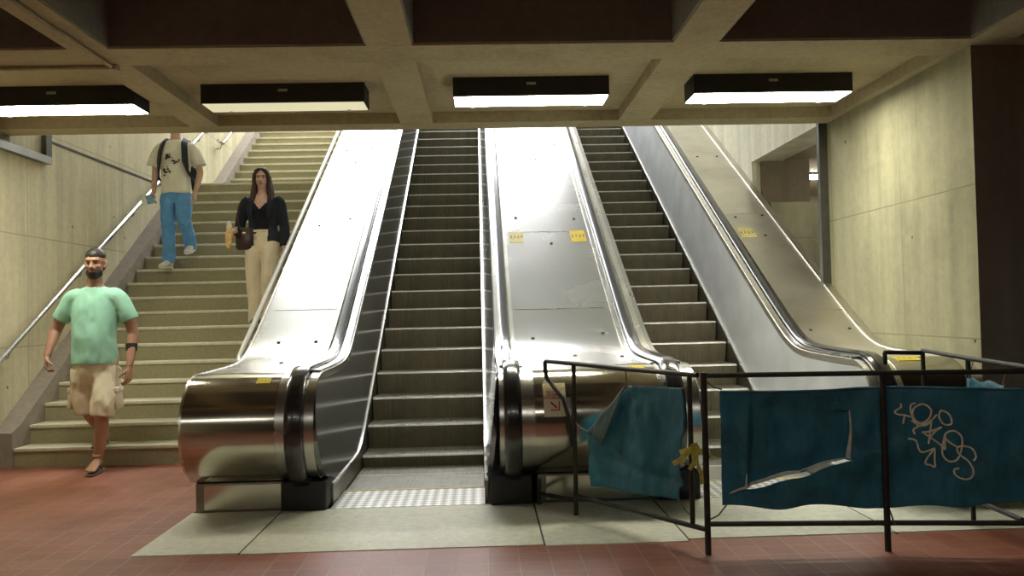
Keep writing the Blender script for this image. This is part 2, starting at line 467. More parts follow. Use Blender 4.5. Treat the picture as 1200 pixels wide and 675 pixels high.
b = MB(); b.box(XL, XL+.008, 8.57, 17.5, 2.99, 3.012); struct('trim_1', b, M['black'], smooth=False)      # dark joint along the wall

# wall handrail
hr = empty('wall_handrail', (-4.1, 7.4, .82)); tag(hr, 'long round steel handrail sloping up the left concrete wall', 'handrail')
b = MB(); p0, p1 = Vector((0, -.05, .0)), Vector((0, 5.65, 3.19))
b.tube([p0, p1, p1 + Vector((0, .12, .02))], .026, 16); b.build('rail', M['tube'], hr)
for f in (.06, .3, .54, .78, .97):
    q = p0.lerp(p1, f); b = MB(); b.tube([q + Vector((0,0,-.02)), q + Vector((-.01,0,-.07)), q + Vector((-.06,0,-.09)), q + Vector((-.1,0,-.09))], .009, 8)
    b.tube([q + Vector((-.092,0,-.09)), q + Vector((-.1,0,-.09))], .03, 12); b.build('bracket', M['galv'], hr)
hu = empty('wall_handrail', (-4.1, 13.75, 4.02)); tag(hu, 'short end of a second steel handrail on the wall above the landing', 'handrail')
b = MB(); b.tube([(0, 0, 0), (0, .25, .0), (0, .45, .1), (0, 3.2, 1.75)], .026, 14); b.build('rail', M['tube'], hu)
b = MB(); b.tube([(0, .2, -.02), (-.02, .2, -.09), (-.1, .2, -.1)], .01, 8); b.build('bracket', M['galv'], hu)
# pole beside the deck
hd = empty('stair_handrail', (-1.965, 7.11, .925)); tag(hd, 'straight bright handrail pole running beside the left steel deck', 'handrail')
b = MB(); q0 = Vector((0, -.02, 0)); q1 = Vector((0, 8.5, 8.5*S+.02)); b.tube([q0 + Vector((.02, -.05, -.06)), q0, q1], .024, 14); b.build('rail', M['pole'], hd)
for f in (.04, .12, .2, .3, .4, .5):
    q = q0.lerp(q1, f); b = MB(); b.tube([q, q + Vector((.05, 0, -.08)), q + Vector((.09, 0, -.14))], .009, 8); b.build('bracket', M['galv'], hd)

# shutter guide rails
b = MB(); b.box(-.022, .022, 0, .05, 1.42, ZB+.02); b.box(.024, .05, .0, .06, 1.40, ZB+.02); b.box(-.03, -.024, -.01, .05, 1.42, ZB+.02)
g = b.build('shutter_guide', M['pipe'], loc=(XR-.052, 7.86, 0), smooth=False); tag(g, 'dark vertical guide rail at the end of the right concrete wall', 'guide rail')
t = empty('shutter_bracket', (XL+.003, 8.0, 2.78)); tag(t, 'grey steel channel bracket high on the left wall under the ceiling', 'bracket')
b = MB(); b.box(.0, .06, -2.5, .55, -.02, .0); b.box(.05, .06, -2.5, .55, -.0, .05); b.box(0, .008, -2.5, .55, 0, .05); b.build('channel', M['galv'], t, smooth=False)
b = MB(); b.box(.0, .05, .46, .5, .0, .27); b.box(.05, .056, .44, .55, .0, .27); b.build('upright', M['pipe'], t, smooth=False)
b = MB(); b.box(XL-.01, XL+.035, 5.0, 7.84, 2.83, 3.0); struct('trim_2', b, M['dark'], smooth=False)

cd_ = empty('ceiling_conduit', (-2.37, 5.70, 2.885)); tag(cd_, 'thin pale conduit running along the ceiling ribs in the top left corner', 'conduit')
b = MB(); b.tube([(0, 0, 0), (0, -6, 0)], .014, 8); b.build('long_run', M['ceil'], cd_)
b = MB(); b.tube([(-.0, 0, 0), (-5.5, 0, 0)], .014, 8); b.build('cross_run', M['ceil'], cd_)
b = MB(); b.box(-.035, .035, -.03, .03, -.018, .02, None, .004); b.build('corner_box', M['ceil'], cd_)
# ceiling lamps
def lamp(x0, x1, dm, label, y0=6.46, y1=6.77, zt=2.995, zb=2.85, group='box lamps under the concrete ceiling'):
    xc, yc = (x0+x1)/2, (y0+y1)/2; w, d = (x1-x0)/2, (y1-y0)/2
    t = empty('ceiling_light', (xc, yc, zt)); tag(t, label, 'ceiling light', group)
    h = zt - zb; k = .008
    b = MB(); b.box(-w, w, -d, -d+k, -h, 0); b.box(-w, w, d-k, d, -h, 0); b.box(-w, -w+k, -d+k, d-k, -h, 0); b.box(w-k, w, -d+k, d-k, -h, 0); b.box(-w+k, w-k, -d+k, d-k, -k, 0)
    b.build('housing', M['lampbox'], t, smooth=False)
    b = MB(); b.box(-w+k+.001, w-k-.001, -d+k+.001, d-k-.001, -h-.004, -h+.012); b.build('diffuser', dm, t, smooth=False)
    for s in (-.75, .75):
        b = MB(); b.tube([(s*w, d-.02, -h-.004), (s*w, d-.02, -h-.016)], .016, 10); b.build('latch', M['galv'], t)
    b = MB(); b.box(-.035, .035, -d-.003, -d, -.062, -.042); b.build('label_plate', M['galv'], t, smooth=False)
    return t
lamp(-3.78, -2.57, M['lamp'], 'bright box lamp nearest the left wall, cut by the frame edge', y0=6.55, y1=6.86)
lamp(-2.08, -.86, M['lamp_dim'], 'dim box lamp with a dull cream diffuser above the stairs', y0=6.56, y1=6.84)
lamp(-.19, .98, M['lamp'], 'bright box lamp above the escalator between the two stepped decks')
lamp(1.62, 2.83, M['lamp'], 'bright box lamp nearest the right concrete wall')
for i, (x0, x1) in enumerate([(-3.9, -2.75), (-2.0, -.85), (-.15, 1.0), (1.75, 2.9)]):
    lamp(x0, x1, M['lamp_back'], 'hall box lamp above the viewer, %s from the left wall' % ('first', 'second', 'third', 'fourth')[i], y0=-.15, y1=.15, zt=3.0, zb=2.84)
def small_lamp(loc, w, label):
    t = empty('passage_light', loc); tag(t, label, 'ceiling light', 'lamps in the side passage')
    b = MB(); b.box(-w, w, -.06, .06, -.03, 0); b.build('housing', M['lampbox'], t, smooth=False)
    b = MB(); b.box(-w+.01, w-.01, -.05, .05, -.085, -.03, bevel=.015); b.build('tube_lamp', M['lamp_far'], t); return t
small_lamp((4.9, 8.9, 2.95), .6, 'added fill lamp brightening the passage, unseen behind the right concrete wall')  # added lamp out of view, lights the near part of the passage
small_lamp((4.55, 11.6, 3.02), .7, 'upper small white lamp seen through the side opening')
t = small_lamp((4.75, 12.0, 2.62), .35, 'lower small white lamp seen through the side opening')
b = MB(); b.tube([(0, 0, 0), (0, 0, .4)], .012, 8); b.build('hanger', M['lampbox'], t)

# ------------------------------------------------------------------ ESCALATORS
def body_poly():
    p = list(PROF)
    return p + [(6.5, ZC-RD), (6.5, .0), (7.4, 0), (YTOP, nose_z(YTOP)-.5)]
def deck(name, label, x0, x1, seams, screws, edges, plinth, mat='steel'):
    t = empty(name, (0, 0, 0)); tag(t, label, 'balustrade', 'steel decks between the escalators')
    b = MB(); b.prism(body_poly(), x0, x1); b.build('deck_cover', M[mat], t, angle=30)
    b = MB()
    arc = [p for p in PROF[-33:]]
    sk = offset(arc, .004)
    # wrapped front sheet
    strip_along(b, plinth[0], plinth[1], -.004, .005, arc); d = b.build('newel_front', M['drum'], t)
    b = MB(); b.box(plinth[0]+.02, plinth[1]-.005, 5.67, 6.49, .004, ZC-RD); b.build('plinth', M['skirt'], t, smooth=False)
    b = MB(); b.box(plinth[0]+.075, plinth[1]-.02, 5.662, 5.672, .02, ZC-RD-.012); b.build('plinth_panel', M['drum'], t, smooth=False)
    for xa, xb, d1 in edges:
        b = MB(); strip_along(b, xa, xb, -.004, d1, None if xa in (-1.88,) else PROF[:-32]); b.build('edge_trim', M['edge'], t)
    for y, xa, xb in seams:
        p, tt, n = surf_frame(0, y); b = MB()
        X = Vector((1,0,0))
        b.loft([[p + X*xx - tt*.004 - n*.002, p + X*xx + tt*.004 - n*.002, p + X*xx + tt*.004 + n*.003, p + X*xx - tt*.004 + n*.003] for xx in (xa, xb)])
        b.build('seam_strip', M['edge'], t, smooth=False)
    for x, y in screws: screw(t, x, y)
    return t
dl = deck('balustrade_deck', 'wide steel deck and rounded newel between stairs and first escalator', -1.88, -1.06,
    [(7.62, -1.80, -1.27), (10.2, -1.80, -1.27)],
    [(-1.66, 7.12), (-1.36, 7.12), (-1.52, 6.6), (-1.7, 9.2), (-1.4, 9.35), (-1.72, 11.3), (-1.4, 11.4), (-1.55, 10.9)],
    [(-1.88, -1.865, .006), (-1.252, -1.232, .010), (-1.128, -1.075, .016)], (-1.88, -1.30))
sticker(dl, -1.40, 0, .085, .055, M['yellow'], 118)
dm = deck('balustrade_deck', 'wide steel deck and rounded newel shared by the two escalators', .088, 1.345,
    [(7.55, .27, 1.08), (8.98, .27, 1.08)],
    [(.40, 7.1), (.98, 7.15), (.69, 6.62), (1.03, 6.5), (.37, 9.3), (.99, 9.25), (.70, 8.72), (.36, 11.4), (.98, 11.4), (.7, 10.9)],
    [(.10, .132, .016), (.215, .25, .010), (1.10, 1.125, .010), (1.252, 1.30, .016)], (.31, 1.10))
sticker(dm, .355, 8.87, .145, .27, M['paleyellow']); sticker(dm, .985, 8.87, .155, .28, M['yellow']); sticker(dm, .99, 0, .10, .055, M['yellow'], 106)
dr = deck('balustrade_deck', 'steel deck and newel of the last escalator against the right concrete wall', 2.45, XR-.004,
    [(7.43, 2.62, 3.1), (9.3, 2.62, 3.1)],
    [(2.7, 7.12), (3.03, 7.13), (2.72, 9.22), (3.02, 9.25), (2.9, 8.8), (2.75, 10.9), (3.0, 10.9)],
    [(2.456, 2.496, .016), (2.605, 2.62, .008), (3.11, 3.125, .008)], (2.66, 3.10), 'worn')
sticker(dr, 2.73, 8.87, .16, .25, M['paleyellow']); sticker(dr, 2.80, 0, .16, .10, M['yellow'], 100)

def ribbed_step(W=.98, pitch=.02):
    """one escalator step: cleated riser and tread"""
    m = MB()
    n = int(W/pitch)
    path = [(.055, -.235), (.035, -.16), (.012, -.07), (.0, -.012), (.004, 0), (.03, 0), (.40, 0)]   # riser up to nosing, tread back
    norm = [(-1, .1), (-1, .15), (-1, .2), (-.8, .5), (-.2, 1), (0, 1), (0, 1)]
    mats = [0, 0, 0, 2, 2, 1]
    xs = []
    x0 = -n*pitch/2
    for k in range(n):
        a = x0 + k*pitch
        xs += [(a, 0), (a + pitch*.10, .006), (a + pitch*.5, .006), (a + pitch*.6, 0)]
    xs.append((x0 + n*pitch, 0))
    rows = [[m.bm.verts.new((x, y + ny*h, z + nz*h)) for x, h in xs] for (y, z), (ny, nz) in zip(path, norm)]
    for i in range(len(rows)-1):
        m.mi = mats[i]
        for j in range(len(xs)-1):
            m.face([rows[i][j], rows[i][j+1], rows[i+1][j+1], rows[i+1][j]])
    m.mi = 0
    m.box(-W/2, W/2, .06, .40, -.235, -.005)
    return m
def handrail(name, x, parent):
    p = offset(PROF, .028)
    p = [(y, z) for y, z in p][:-4] + [(YC-.03, .2), (YC+.02, .12)]
    b = MB(); n = 14; secs = []
    for i, (y, z) in enumerate(p):
        a = p[max(i-1, 0)]; c = p[min(i+1, len(p)-1)]
        ty, tz = c[0]-a[0], c[1]-a[1]; l = math.hypot(ty, tz); nn = Vector((0, tz/l, -ty/l))
        secs.append([Vector((x + (.045 if y > 6.6 else .056 if y < 5.8 else .056-.011*(y-5.8)/.8)*math.copysign(abs(math.cos(2*math.pi*k/n))**.7, math.cos(2*math.pi*k/n)), y, z)) + nn*(.024*math.copysign(abs(math.sin(2*math.pi*k/n))**.7, math.sin(2*math.pi*k/n))) for k in range(n)])
    b.loft(secs); return b.build(name, M['rubber'], parent)
def inner_panel(xt, xb, parent, mat, s):
    ys = [YC-.33+.33*(1-math.cos(R(90*k/12))) for k in range(13)] + [6.0+.2*k for k in range(10)] + [8+.5*k for k in range(18)]
    ys = [y for y in ys if y <= YTOP]
    top, bot = [], []
    for y in ys:
        zt = deck_z(y) - .012 if y >= YC else ZC + math.sqrt(max(0, .333**2 - (YC-y)**2))
        zb = trim_z(y) if y > YC+.15 else max(trim_z(y) - .0, ZC - math.sqrt(max(0, .333**2 - (YC-y)**2))) if y <= YC else trim_z(y)+.04
        top.append((y, zt)); bot.append((y, zb))
    b = MB(); secs = []
    for (y, zt), (_, zb) in zip(top, bot):
        def X(z):
            f = (z-trim_z(y))/max(.1, (deck_z(y)-trim_z(y))); return xb + (xt-xb)*min(1, max(0, f))
        secs.append([Vector((X(zt), y, zt)), Vector((X(zb), y, zb)), Vector((X(zb)-s*.03, y, zb)), Vector((X(zt)-s*.004, y, zt))])
    b.loft(secs); o = b.build('inner_panel', mat, parent, angle=25)
    # panel joints
    return o
def skirt(x, parent, s):
    ys = [5.8+.15*k for k in range(16)] + [8.2+.6*k for k in range(14)]
    ys = [y for y in ys if y <= YTOP]
    b = MB(); b.loft([[Vector((x, y, trim_z(y))), Vector((x-s*.015, y, trim_z(y))), Vector((x-s*.015, y, max(-.02, trim_z(y)-.42))), Vector((x, y, max(-.02, trim_z(y)-.42)))] for y in ys])
    b.build('skirt_panel', M['skirt'], parent)
    b = MB(); b.loft([[Vector((x-s*.02, y, trim_z(y)-.004)), Vector((x+s*.005, y, trim_z(y)-.004)), Vector((x+s*.005, y, trim_z(y)+.014)), Vector((x-s*.02, y, trim_z(y)+.02))] for y in ys])
    b.build('skirt_trim', M['edge'], parent)
step_me = None
def escalator(label, xc, xl, xr, matL, matR, hl, hrx, boxes):
    global step_me
    t = empty('escalator', (xc, 5.66, 0)); tag(t, label, 'escalator', 'escalators climbing out of the hall')
    sub = empty('tmp_root'); 
    def par(o): o.parent = t; o.location = Vector(o.location) - Vector((xc, 5.66, 0))
    objs0 = set(col.objects)
    if step_me is None: s0 = ribbed_step().build('step', [M['riser'], M['tread'], M['nose']], t, smooth=False); step_me = s0.data
    else: s0 = link_existing('step', step_me, t)
    def zst(k): return (-.003, .093, .294)[k] if k < 3 else nose_z(6.783+.3527*k)
    s0.location = (0, 6.783-5.66, zst(0))
    for k in range(1, 27): dup(s0, t, (0, 6.783+.3527*k-5.66, zst(k)))
    b = MB(); b.box(-.49, .49, 6.2, 6.80, -.03, -.003); o = b.build('comb_teeth', M['tread'], t, smooth=False); o.location = (0, -5.66, 0)
    b = MB(); b.box(-.495, .495, 5.66, 6.19, -.03, .006); o = b.build('comb_plate', M['checker'], t, smooth=False); o.location = (0, -5.66, 0)
    b = MB(); b.box(-.495, .495, 6.19, 6.215, -.03, .008); o = b.build('comb_line', M['yline'], t, smooth=False); o.location = (0, -5.66, 0)
    bpy.data.objects.remove(sub)
    before = set(col.objects)
    inner_panel(xl-.053, xl-.006, t, matL, 1); inner_panel(xr+(.088 if xc < 0 else .053), xr+.006, t, matR, -1)
    skirt(xl, t, 1); skirt(xr, t, -1)
    handrail('handrail', hl, t); handrail('handrail', hrx, t)
    for x0, x1 in boxes:
        b = MB(); b.box(x0, x1, 5.62, 6.0, .005, .19, bevel=.01); b.tube([((x0+x1)/2, 5.72, .15), ((x0+x1)/2, 5.66, .30)], [.075, .066], 14); b.build('handrail_inlet', M['black'], t)
    for o in set(col.objects) - before:
        if o.parent is t: o.location = (-xc, -5.66, 0)
    return t
def link_existing(name, me, parent):
    o = bpy.data.objects.new(name, me); col.objects.link(o); o.parent = parent; return o
e1 = escalator('escalator with dark mirror side panels in the middle of the picture', -.51, -1.01, -.01, M['panel'], M['panel'], -1.18, .172, [(-1.31, -1.025), (.02, .29)])
e2 = escalator('escalator beyond the blue tarp barrier, with pale satin side panel', 1.90, 1.40, 2.40, M['satin'], M['satin'], 1.195, 2.55, [(1.11, 1.38), (2.42, 2.66)])

# sign stuck on the middle newel
sg = empty('paper_sign', (.435, YC, ZC)); tag(sg, 'pale paper sign with red lettering and arrow stuck on the middle newel', 'sign')
def dpt(u, v, e): 
    a = R(180) - v/RD; return Vector((u, (RD+.003+e)*math.cos(a), (RD+e)*math.sin(a)))
b = MB(); b.loft([[dpt(-.07, v, .004), dpt(.07, v, .004), dpt(.07, v, .0065), dpt(-.07, v, .0065)] for v in [ .055+.225*k/8 for k in range(9)]]); b.build('sheet', M['paper'], sg)
b = MB(); b.loft([[dpt(-.072, v, .006), dpt(.068, v, .006), dpt(.068, v, .0072), dpt(-.072, v, .0072)] for v in (.235, .25, .27)]); b.build('yellow_band', M['paleyellow'], sg)
def wtext(s, size, x, v, parent):
    c = bpy.data.curves.new('t', 'FONT'); c.body = s; c.size = size; c.offset = .0008; c.align_x = 'CENTER'
    o = bpy.data.objects.new('t', c); col.objects.link(o); dg = bpy.context.evaluated_depsgraph_get(); dg.update()
    me = bpy.data.meshes.new_from_object(o.evaluated_get(dg)); bpy.data.objects.remove(o)
    for w in me.vertices: w.co = dpt(x + w.co.x, v + w.co.y, .0078)
    link('lettering', me, M['redink'], parent, smooth=False)
for s, v, z in (('NOUVT', .205, .026), ('EXAMEE', .185, .024), ('STUORORTS', .164, .024)): wtext(s, z, -.005, v, sg)
b = MB()
def pq(pts): b.face([b.bm.verts.new(dpt(u, v, .008)) for u, v in pts])
pq([(-.032, .142), (-.022, .150), (.016, .112), (.006, .104)]); pq([(.022, .150), (.030, .150), (.030, .092), (.022, .092)]); pq([(-.028, .092), (.022, .092), (.022, .100), (-.028, .100)])
b.build('arrow', M['redink'], sg, smooth=False)

# ------------------------------------------------------------------ BARRIERS
P3, P0, P4, P5 = Vector((1.097, 4.385, 0)), Vector((.526, 5.30, 0)), Vector((2.006, 4.343, 0)), Vector((3.7, 4.055, 0))
def along(A, B, u, z=0, off=0):
    d = (B-A).normalized(); n = Vector((d.y, -d.x, 0))
    if n.y > 0: n = -n                       # towards the hall
    p = A + d*u + n*off; return Vector((p.x, p.y, z))
rt = .0135
# left panel
bl = empty('barrier_frame', P3); tag(bl, 'dark pipe barrier panel with a bent end beside the middle newel', 'barrier', 'pipe barriers around the closed escalator')
L = lambda u, z, off=0: along(P3, P0, u, z, off) - P3
def rail(name, pts, parent, r=rt, mat='fence'):
    b = MB(); b.tube(pts, r, 10); return b.build(name, M[mat], parent)
rail('top_rail', [L(.03, .900), L(.55, .907), L(1.07, .92), L(1.34, .924)], bl)
rail('bent_bar', [L(1.345, .924), L(1.345, .87), L(1.33, .82), L(1.25, .76), L(1.16, .70), L(1.115, .60), L(1.09, .50), L(1.075, .42)], bl)
rail('post', [L(1.06, 0), L(1.05, .92)], bl); rail('post', [L(.09, .142), L(.085, .905)], bl)
rail('short_post', [L(1.445, 0.0), L(1.44, .165)], bl)
rail('bottom_rail', [L(.0, .127), L(1.06, .122)], bl); rail('bottom_rail', [L(1.06, .095), L(1.44, .075)], bl)
# right panel
br_ = empty('barrier_frame', P4); tag(br_, 'long dark pipe barrier panel holding the wide blue tarp', 'barrier', 'pipe barriers around the closed escalator')
Q = lambda u, z, off=0: along(P3, P4, u, z, off) - P4
Q5 = lambda u, z, off=0: along(P4, P5, u, z, off) - P4
rail('post', [Q(.01, 0), Q(.01, .915)], br_, .016); rail('post', [Q5(0, 0), Q5(0, .905)], br_, .016); rail('post', [Q5(1.58, 0), Q5(1.58, .9)], br_, .016)
rail('top_rail', [Q(.01, .899), Q(.91, .893), Q5(1.58, .893)], br_); rail('bottom_rail', [Q(.01, .153), Q(.91, .142), Q5(1.58, .155)], br_)
# side panel behind
A6, B6 = Vector((2.72, 5.33, 0)), Vector((2.66, 4.25, 0))
bs = empty('barrier_frame', A6); tag(bs, 'dark pipe barrier standing behind the wide tarp before the last newel', 'barrier', 'pipe barriers around the closed escalator')
Z6 = lambda u, z, off=0: (A6 + (B6-A6).normalized()*u + Vector((0, 0, z))) - A6
rail('post', [Z6(.0, 0), Z6(.0, .945)], bs); rail('post', [Z6(.56, 0), Z6(.56, .928)], bs); rail('top_rail', [Z6(0, .945), Z6(.56, .928), Z6(1.28, .912)], bs); rail('bottom_rail', [Z6(0, .15), Z6(1.05, .15)], bs)
rail('end_rail', [Vector((0, 0, .93)), Vector((-.285, -.10, .945))], bs); rail('end_post', [Vector((-.285, -.10, .945)), Vector((-.285, -.10, .87))], bs)

def nz(x, y, z, s): return noise.noise(Vector((x*s, y*s, z*s)))
# left tarp (folded corner)
tl = empty('tarp', P3); tag(tl, 'small blue tarp with one corner folded down, hung beside the middle newel', 'tarp', 'blue tarps on the barriers')
def lw(z): return .935 - .02*(z-.2) if z < .517 else .925 + (.567-.925)*(z-.517)/(.818-.517)
def rw(z): return .166 + .03*math.sin((z-.2)*9) + (.025 if z < .3 else 0)
b = MB(); nu, nzr = 46, 40; G = []
for j in range(nzr+1):
    row = []
    for i in range(nu+1):
        s = i/nu; f = j/nzr
        zb = .237 + (.198-.237)*s; zt = .826 - .012*s
        z = zb + (zt-zb)*f
        u = rw(z) + (lw(z)-rw(z))*s
        d = -.02 + .022*nz(u, z, 1, 5) + .01*nz(u, z, 4, 14) + .03*math.sin(u*13+z*3)*(1-f)*.6 + .012*math.exp(-((u-.45-.25*(z-.5))/.03)**2) - .02*math.exp(-((z-.30-.1*u)/.03)**2)
        row.append(b.bm.verts.new(L(u, z, d)))
    G.append(row)
for j in range(nzr):
    for i in range(nu): b.face([G[j][i], G[j][i+1], G[j+1][i+1], G[j+1][i]])
ob = b.build('sheet', M['tarp'], tl, angle=0); so = ob.modifiers.new('s', 'SOLIDIFY'); so.thickness = .003
b = MB(); T = [(.567, .820), (.928, .517), (.745, .470)]; n = 14; V = {}
for i in range(n+1):
    for j in range(n+1-i):
        a, c = i/n, j/n; w = (1-a-c, a, c)
        u = sum(w[k]*T[k][0] for k in range(3)); z = sum(w[k]*T[k][1] for k in range(3))
        V[i, j] = b.bm.verts.new(L(u, z, .012 + .035*w[2] + .012*nz(u, z, 2, 8) + .03*w[0]*w[2]))
for i in range(n):
    for j in range(n-i):
        b.face([V[i, j], V[i+1, j], V[i, j+1]])
        if j < n-i-1: b.face([V[i+1, j], V[i+1, j+1], V[i, j+1]])
ob = b.build('folded_corner', M['tarp_under'], tl, angle=0); tag(ob, 'grey underside of the folded corner'); so = ob.modifiers.new('s', 'SOLIDIFY'); so.thickness = .003
for a, c in (((.578, .912), (.567, .815)), ((.085, .86), (.17, .82)), ((1.075, .58), (.925, .52)), ((.09, .17), (.19, .25))):
    rail('tie', [L(*a), (L(*a)+L(*c))/2 + Vector((0, 0, -.012)), L(*c)], tl, .0035, 'wire')

# wide torn tarp
tw = empty('tarp', P4); tag(tw, 'wide torn blue tarp with cream graffiti hung along the long barrier', 'tarp', 'blue tarps on the barriers')
U4 = (P4-P3).length
def base(u, z, off): return Q(u, z, off) if u < U4 else Q5(u-U4, z, off)
TE = [(.10, .285), (.137, .296), (.211, .325), (.491, .383), (.742, .455), (.902, .503), (1.0, .52)]
def tear(u):
    for k in range(len(TE)-1):
        (a, za), (c, zc) = TE[k], TE[k+1]
        if u <= c:
            f = max(0, (u-a)/(c-a)); zp = TE[max(k-1, 0)][1]; zn = TE[min(k+2, len(TE)-1)][1]
            return za + (zc-za)*(.5*f + .5*f*f*(3-2*f)) if k else za + (zc-za)*f
    return TE[-1][1]
def sst(a, b_, x): t_ = min(1, max(0, (x-a)/(b_-a))); return t_*t_*(3-2*t_)
def tdisp(u, z, side=0):
    d = -.035 + .020*nz(u, z*1.6, 3, 3.0) + .011*nz(u, z, 9, 9) + .006*math.sin((u*1.0+z*1.3)*21+3*nz(u, z, 5, 2))
    d += .010*math.sin(u*22 + z*7)*sst(.7, .82, z)                                  # gathers under the hem
    d += .010*math.exp(-((z-.62+.5*(u-1.55))/.05)**2)*sst(1.1, 1.4, u)
    d += .012*math.exp(-((u-U4)/.03)**2)
    if u < 1.05:
        tz = tear(u)
        lx = .224 + (z-.337)*.05
        ins = sst(lx-.006, lx+.03, u)*(1 if side > 0 else 0 if side < 0 else sst(tz-.004, tz+.004, z))*(1-sst(.738, .752, u) if z < .705 else (1-sst(.6, .75, u)))
        ins *= 1 - sst(.70, .80, z)
        d -= .05*ins*(.55+.45*sst(.12, 0, abs(z-tz)))
        d += .010*ins*math.sin((u-.3)*34 + (z-.5)*9)*.5
        if side < 0 or (side == 0 and z < tz): d += .022*math.exp(-max(0, tz-z)/.08)*sst(.12, .3, u)*(1-sst(.9, 1.04, u))
        d += .018*math.exp(-((u-lx+.015)/.02)**2)*sst(.30, .36, z)*(1-sst(.68, .8, z))
    return d
b = MB(); nu, n1, n2 = 260, 36, 60
def zlim(u): return (.224 + .012*math.sin(u*5) - .015*math.exp(-((u-.35)/.15)**2) + .008*math.sin(u*13), .822 - .012*math.sin(min(1, u/U4)*math.pi) - .02*sst(.9, 1.7, u))
def gap(u): return .011*sst(.15, .26, u)*(1-sst(.45, .64, u)) + (.0015 if .13 < u < .74 else 0)
GL, GU = [], []
for i in range(nu+1):
    u = .095 + (2.25-.095)*i/nu; z0, z1 = zlim(u); t_ = tear(u); g = gap(u)
    lo = []; hi = []
    for j in range(n1+1):
        z = z0 + (t_-g-z0)*j/n1; lo.append(b.bm.verts.new(base(u, z, tdisp(u, z, -1))))
    for j in range(n2+1):
        z = t_ + (z1-t_)*j/n2
        hi.append(lo[-1] if j == 0 and g == 0 else b.bm.verts.new(base(u, z, tdisp(u, z, 1))))
    GL.append(lo); GU.append(hi)
for i in range(nu):
    for j in range(n1): b.face([GL[i][j], GL[i+1][j], GL[i+1][j+1], GL[i][j+1]])
    for j in range(n2): b.face([GU[i][j], GU[i+1][j], GU[i+1][j+1], GU[i][j+1]])
ob = b.build('sheet', M['tarp'], tw, angle=0); so = ob.modifiers.new('s', 'SOLIDIFY'); so.thickness = .003
# hem along the top, torn lining, ties
b = MB(); b.tube([base(.1+2.14*k/40, zlim(.1+2.14*k/40)[1]-.004, tdisp(.1+2.14*k/40, zlim(.1+2.14*k/40)[1])+.003) for k in range(41)], .007, 8); b.build('hem', M['tarp'], tw)
def ribbon_on(pts, w, name, mat, parent, off=.004, smoothn=6):
    """flat band laid on the wide tarp; pts (u,z)"""
    P = []
    for k in range(len(pts)-1):
        p0 = pts[max(k-1, 0)]; p1 = pts[k]; p2 = pts[k+1]; p3 = pts[min(k+2, len(pts)-1)]
        for s in range(smoothn):
            t_ = s/smoothn
            P.append(tuple(.5*((2*p1[i]) + (-p0[i]+p2[i])*t_ + (2*p0[i]-5*p1[i]+4*p2[i]-p3[i])*t_*t_ + (-p0[i]+3*p1[i]-3*p2[i]+p3[i])*t_**3) for i in range(2)))
    P.append(pts[-1])
    secs = []
    for k, (u, z) in enumerate(P):
        a = P[max(k-1, 0)]; c = P[min(k+1, len(P)-1)]; tu, tz = c[0]-a[0], c[1]-a[1]; l = math.hypot(tu, tz) or 1
        ww = (w(k/(len(P)-1)) if callable(w) else w)/2
        nu_, nz_ = -tz/l*ww, tu/l*ww
        ring = []
        for s in (-1, 1): ring.append(base(u+s*nu_, z+s*nz_, (off if isinstance(off, float) else off(u, z))+(tdisp(u+s*nu_, z+s*nz_) if isinstance(off, float) else 0)))
        for s in (1, -1): ring.append(base(u+s*nu_, z+s*nz_, (off if isinstance(off, float) else off(u, z))-.002+(tdisp(u+s*nu_, z+s*nz_) if isinstance(off, float) else 0)))
        secs.append(ring)
    mb_ = MB(); mb_.loft(secs); return mb_
tb = ribbon_on([(u_, tear(u_)+.006) for u_ in [.135+.605*k/14 for k in range(15)]], lambda f: .005+.015*math.sin(math.pi*min(1, f*1.02))**.6, 'x', None, None, lambda u, z: tdisp(u, max(z, tear(u)), 1)+.012+.012*math.sin(u*9))
ob = tb.build('torn_edge', M['torn'], tw); tag(ob, 'whitish frayed edge along the tear')
tb = ribbon_on([(.735, .462), (.748, .52), (.750, .60), (.748, .705)], lambda f: .020*(1-f)+.005, 'x', None, None, lambda u, z: tdisp(.775, z)+.004); tb.build('torn_edge', M['torn'], tw)
tb = ribbon_on([(.213, .33), (.212, .36), (.215, .40)], lambda f: .012*(1-f)+.003, 'x', None, None, .012); tb.build('torn_edge', M['torn'], tw)
def gpt(cx, cy): return (U4 + .015 + cx/736*.487, .792 - cy/675*.468)
strokes = [
 [(110,80),(118,105),(70,140),(95,160),(140,165),(190,180)], [(140,165),(128,228)],
 [(270,85),(210,120),(205,185),(260,225),(325,195),(340,140),(310,100),(270,85)],
 [(225,78),(190,95),(190,150),(215,215),(270,232),(340,210),(380,165)],
 [(395,150),(410,130),(395,175),(430,235),(480,235),(478,190),(450,150),(400,130)],
 [(190,205),(235,245),(200,270),(210,305)], [(235,245),(300,240),(345,215)],
 [(345,215),(320,310),(305,375)], [(260,290),(330,285),(418,258)], [(418,258),(350,300),(310,345)], [(265,290),(340,340),(400,385),(430,410)],
 [(160,335),(215,350),(235,410),(265,435),(350,405)], [(350,405),(300,470),(285,518),(320,530),(352,540),(348,480),(350,405)],
 [(405,405),(435,320),(430,370),(428,412),(405,405)],
 [(405,400),(410,460),(450,500),(500,495),(535,455),(555,390),(550,325),(505,285),(455,295),(435,330),(470,370),(520,400)],
 [(630,500),(652,470),(630,415),(570,395),(520,405),(530,450),(590,500),(618,560),(600,615),(550,628),(495,600),(487,560),(520,550)]]
gb = MB()
gr = None
for s in strokes:
    mb_ = ribbon_on([gpt(*p) for p in s], .0085, 'x', None, None, .0045, 8)
    tmp = bpy.data.meshes.new('t'); mb_.bm.to_mesh(tmp); mb_.bm.free(); gb.bm.from_mesh(tmp); bpy.data.meshes.remove(tmp)
gb.build('graffiti', M['graf'], tw)
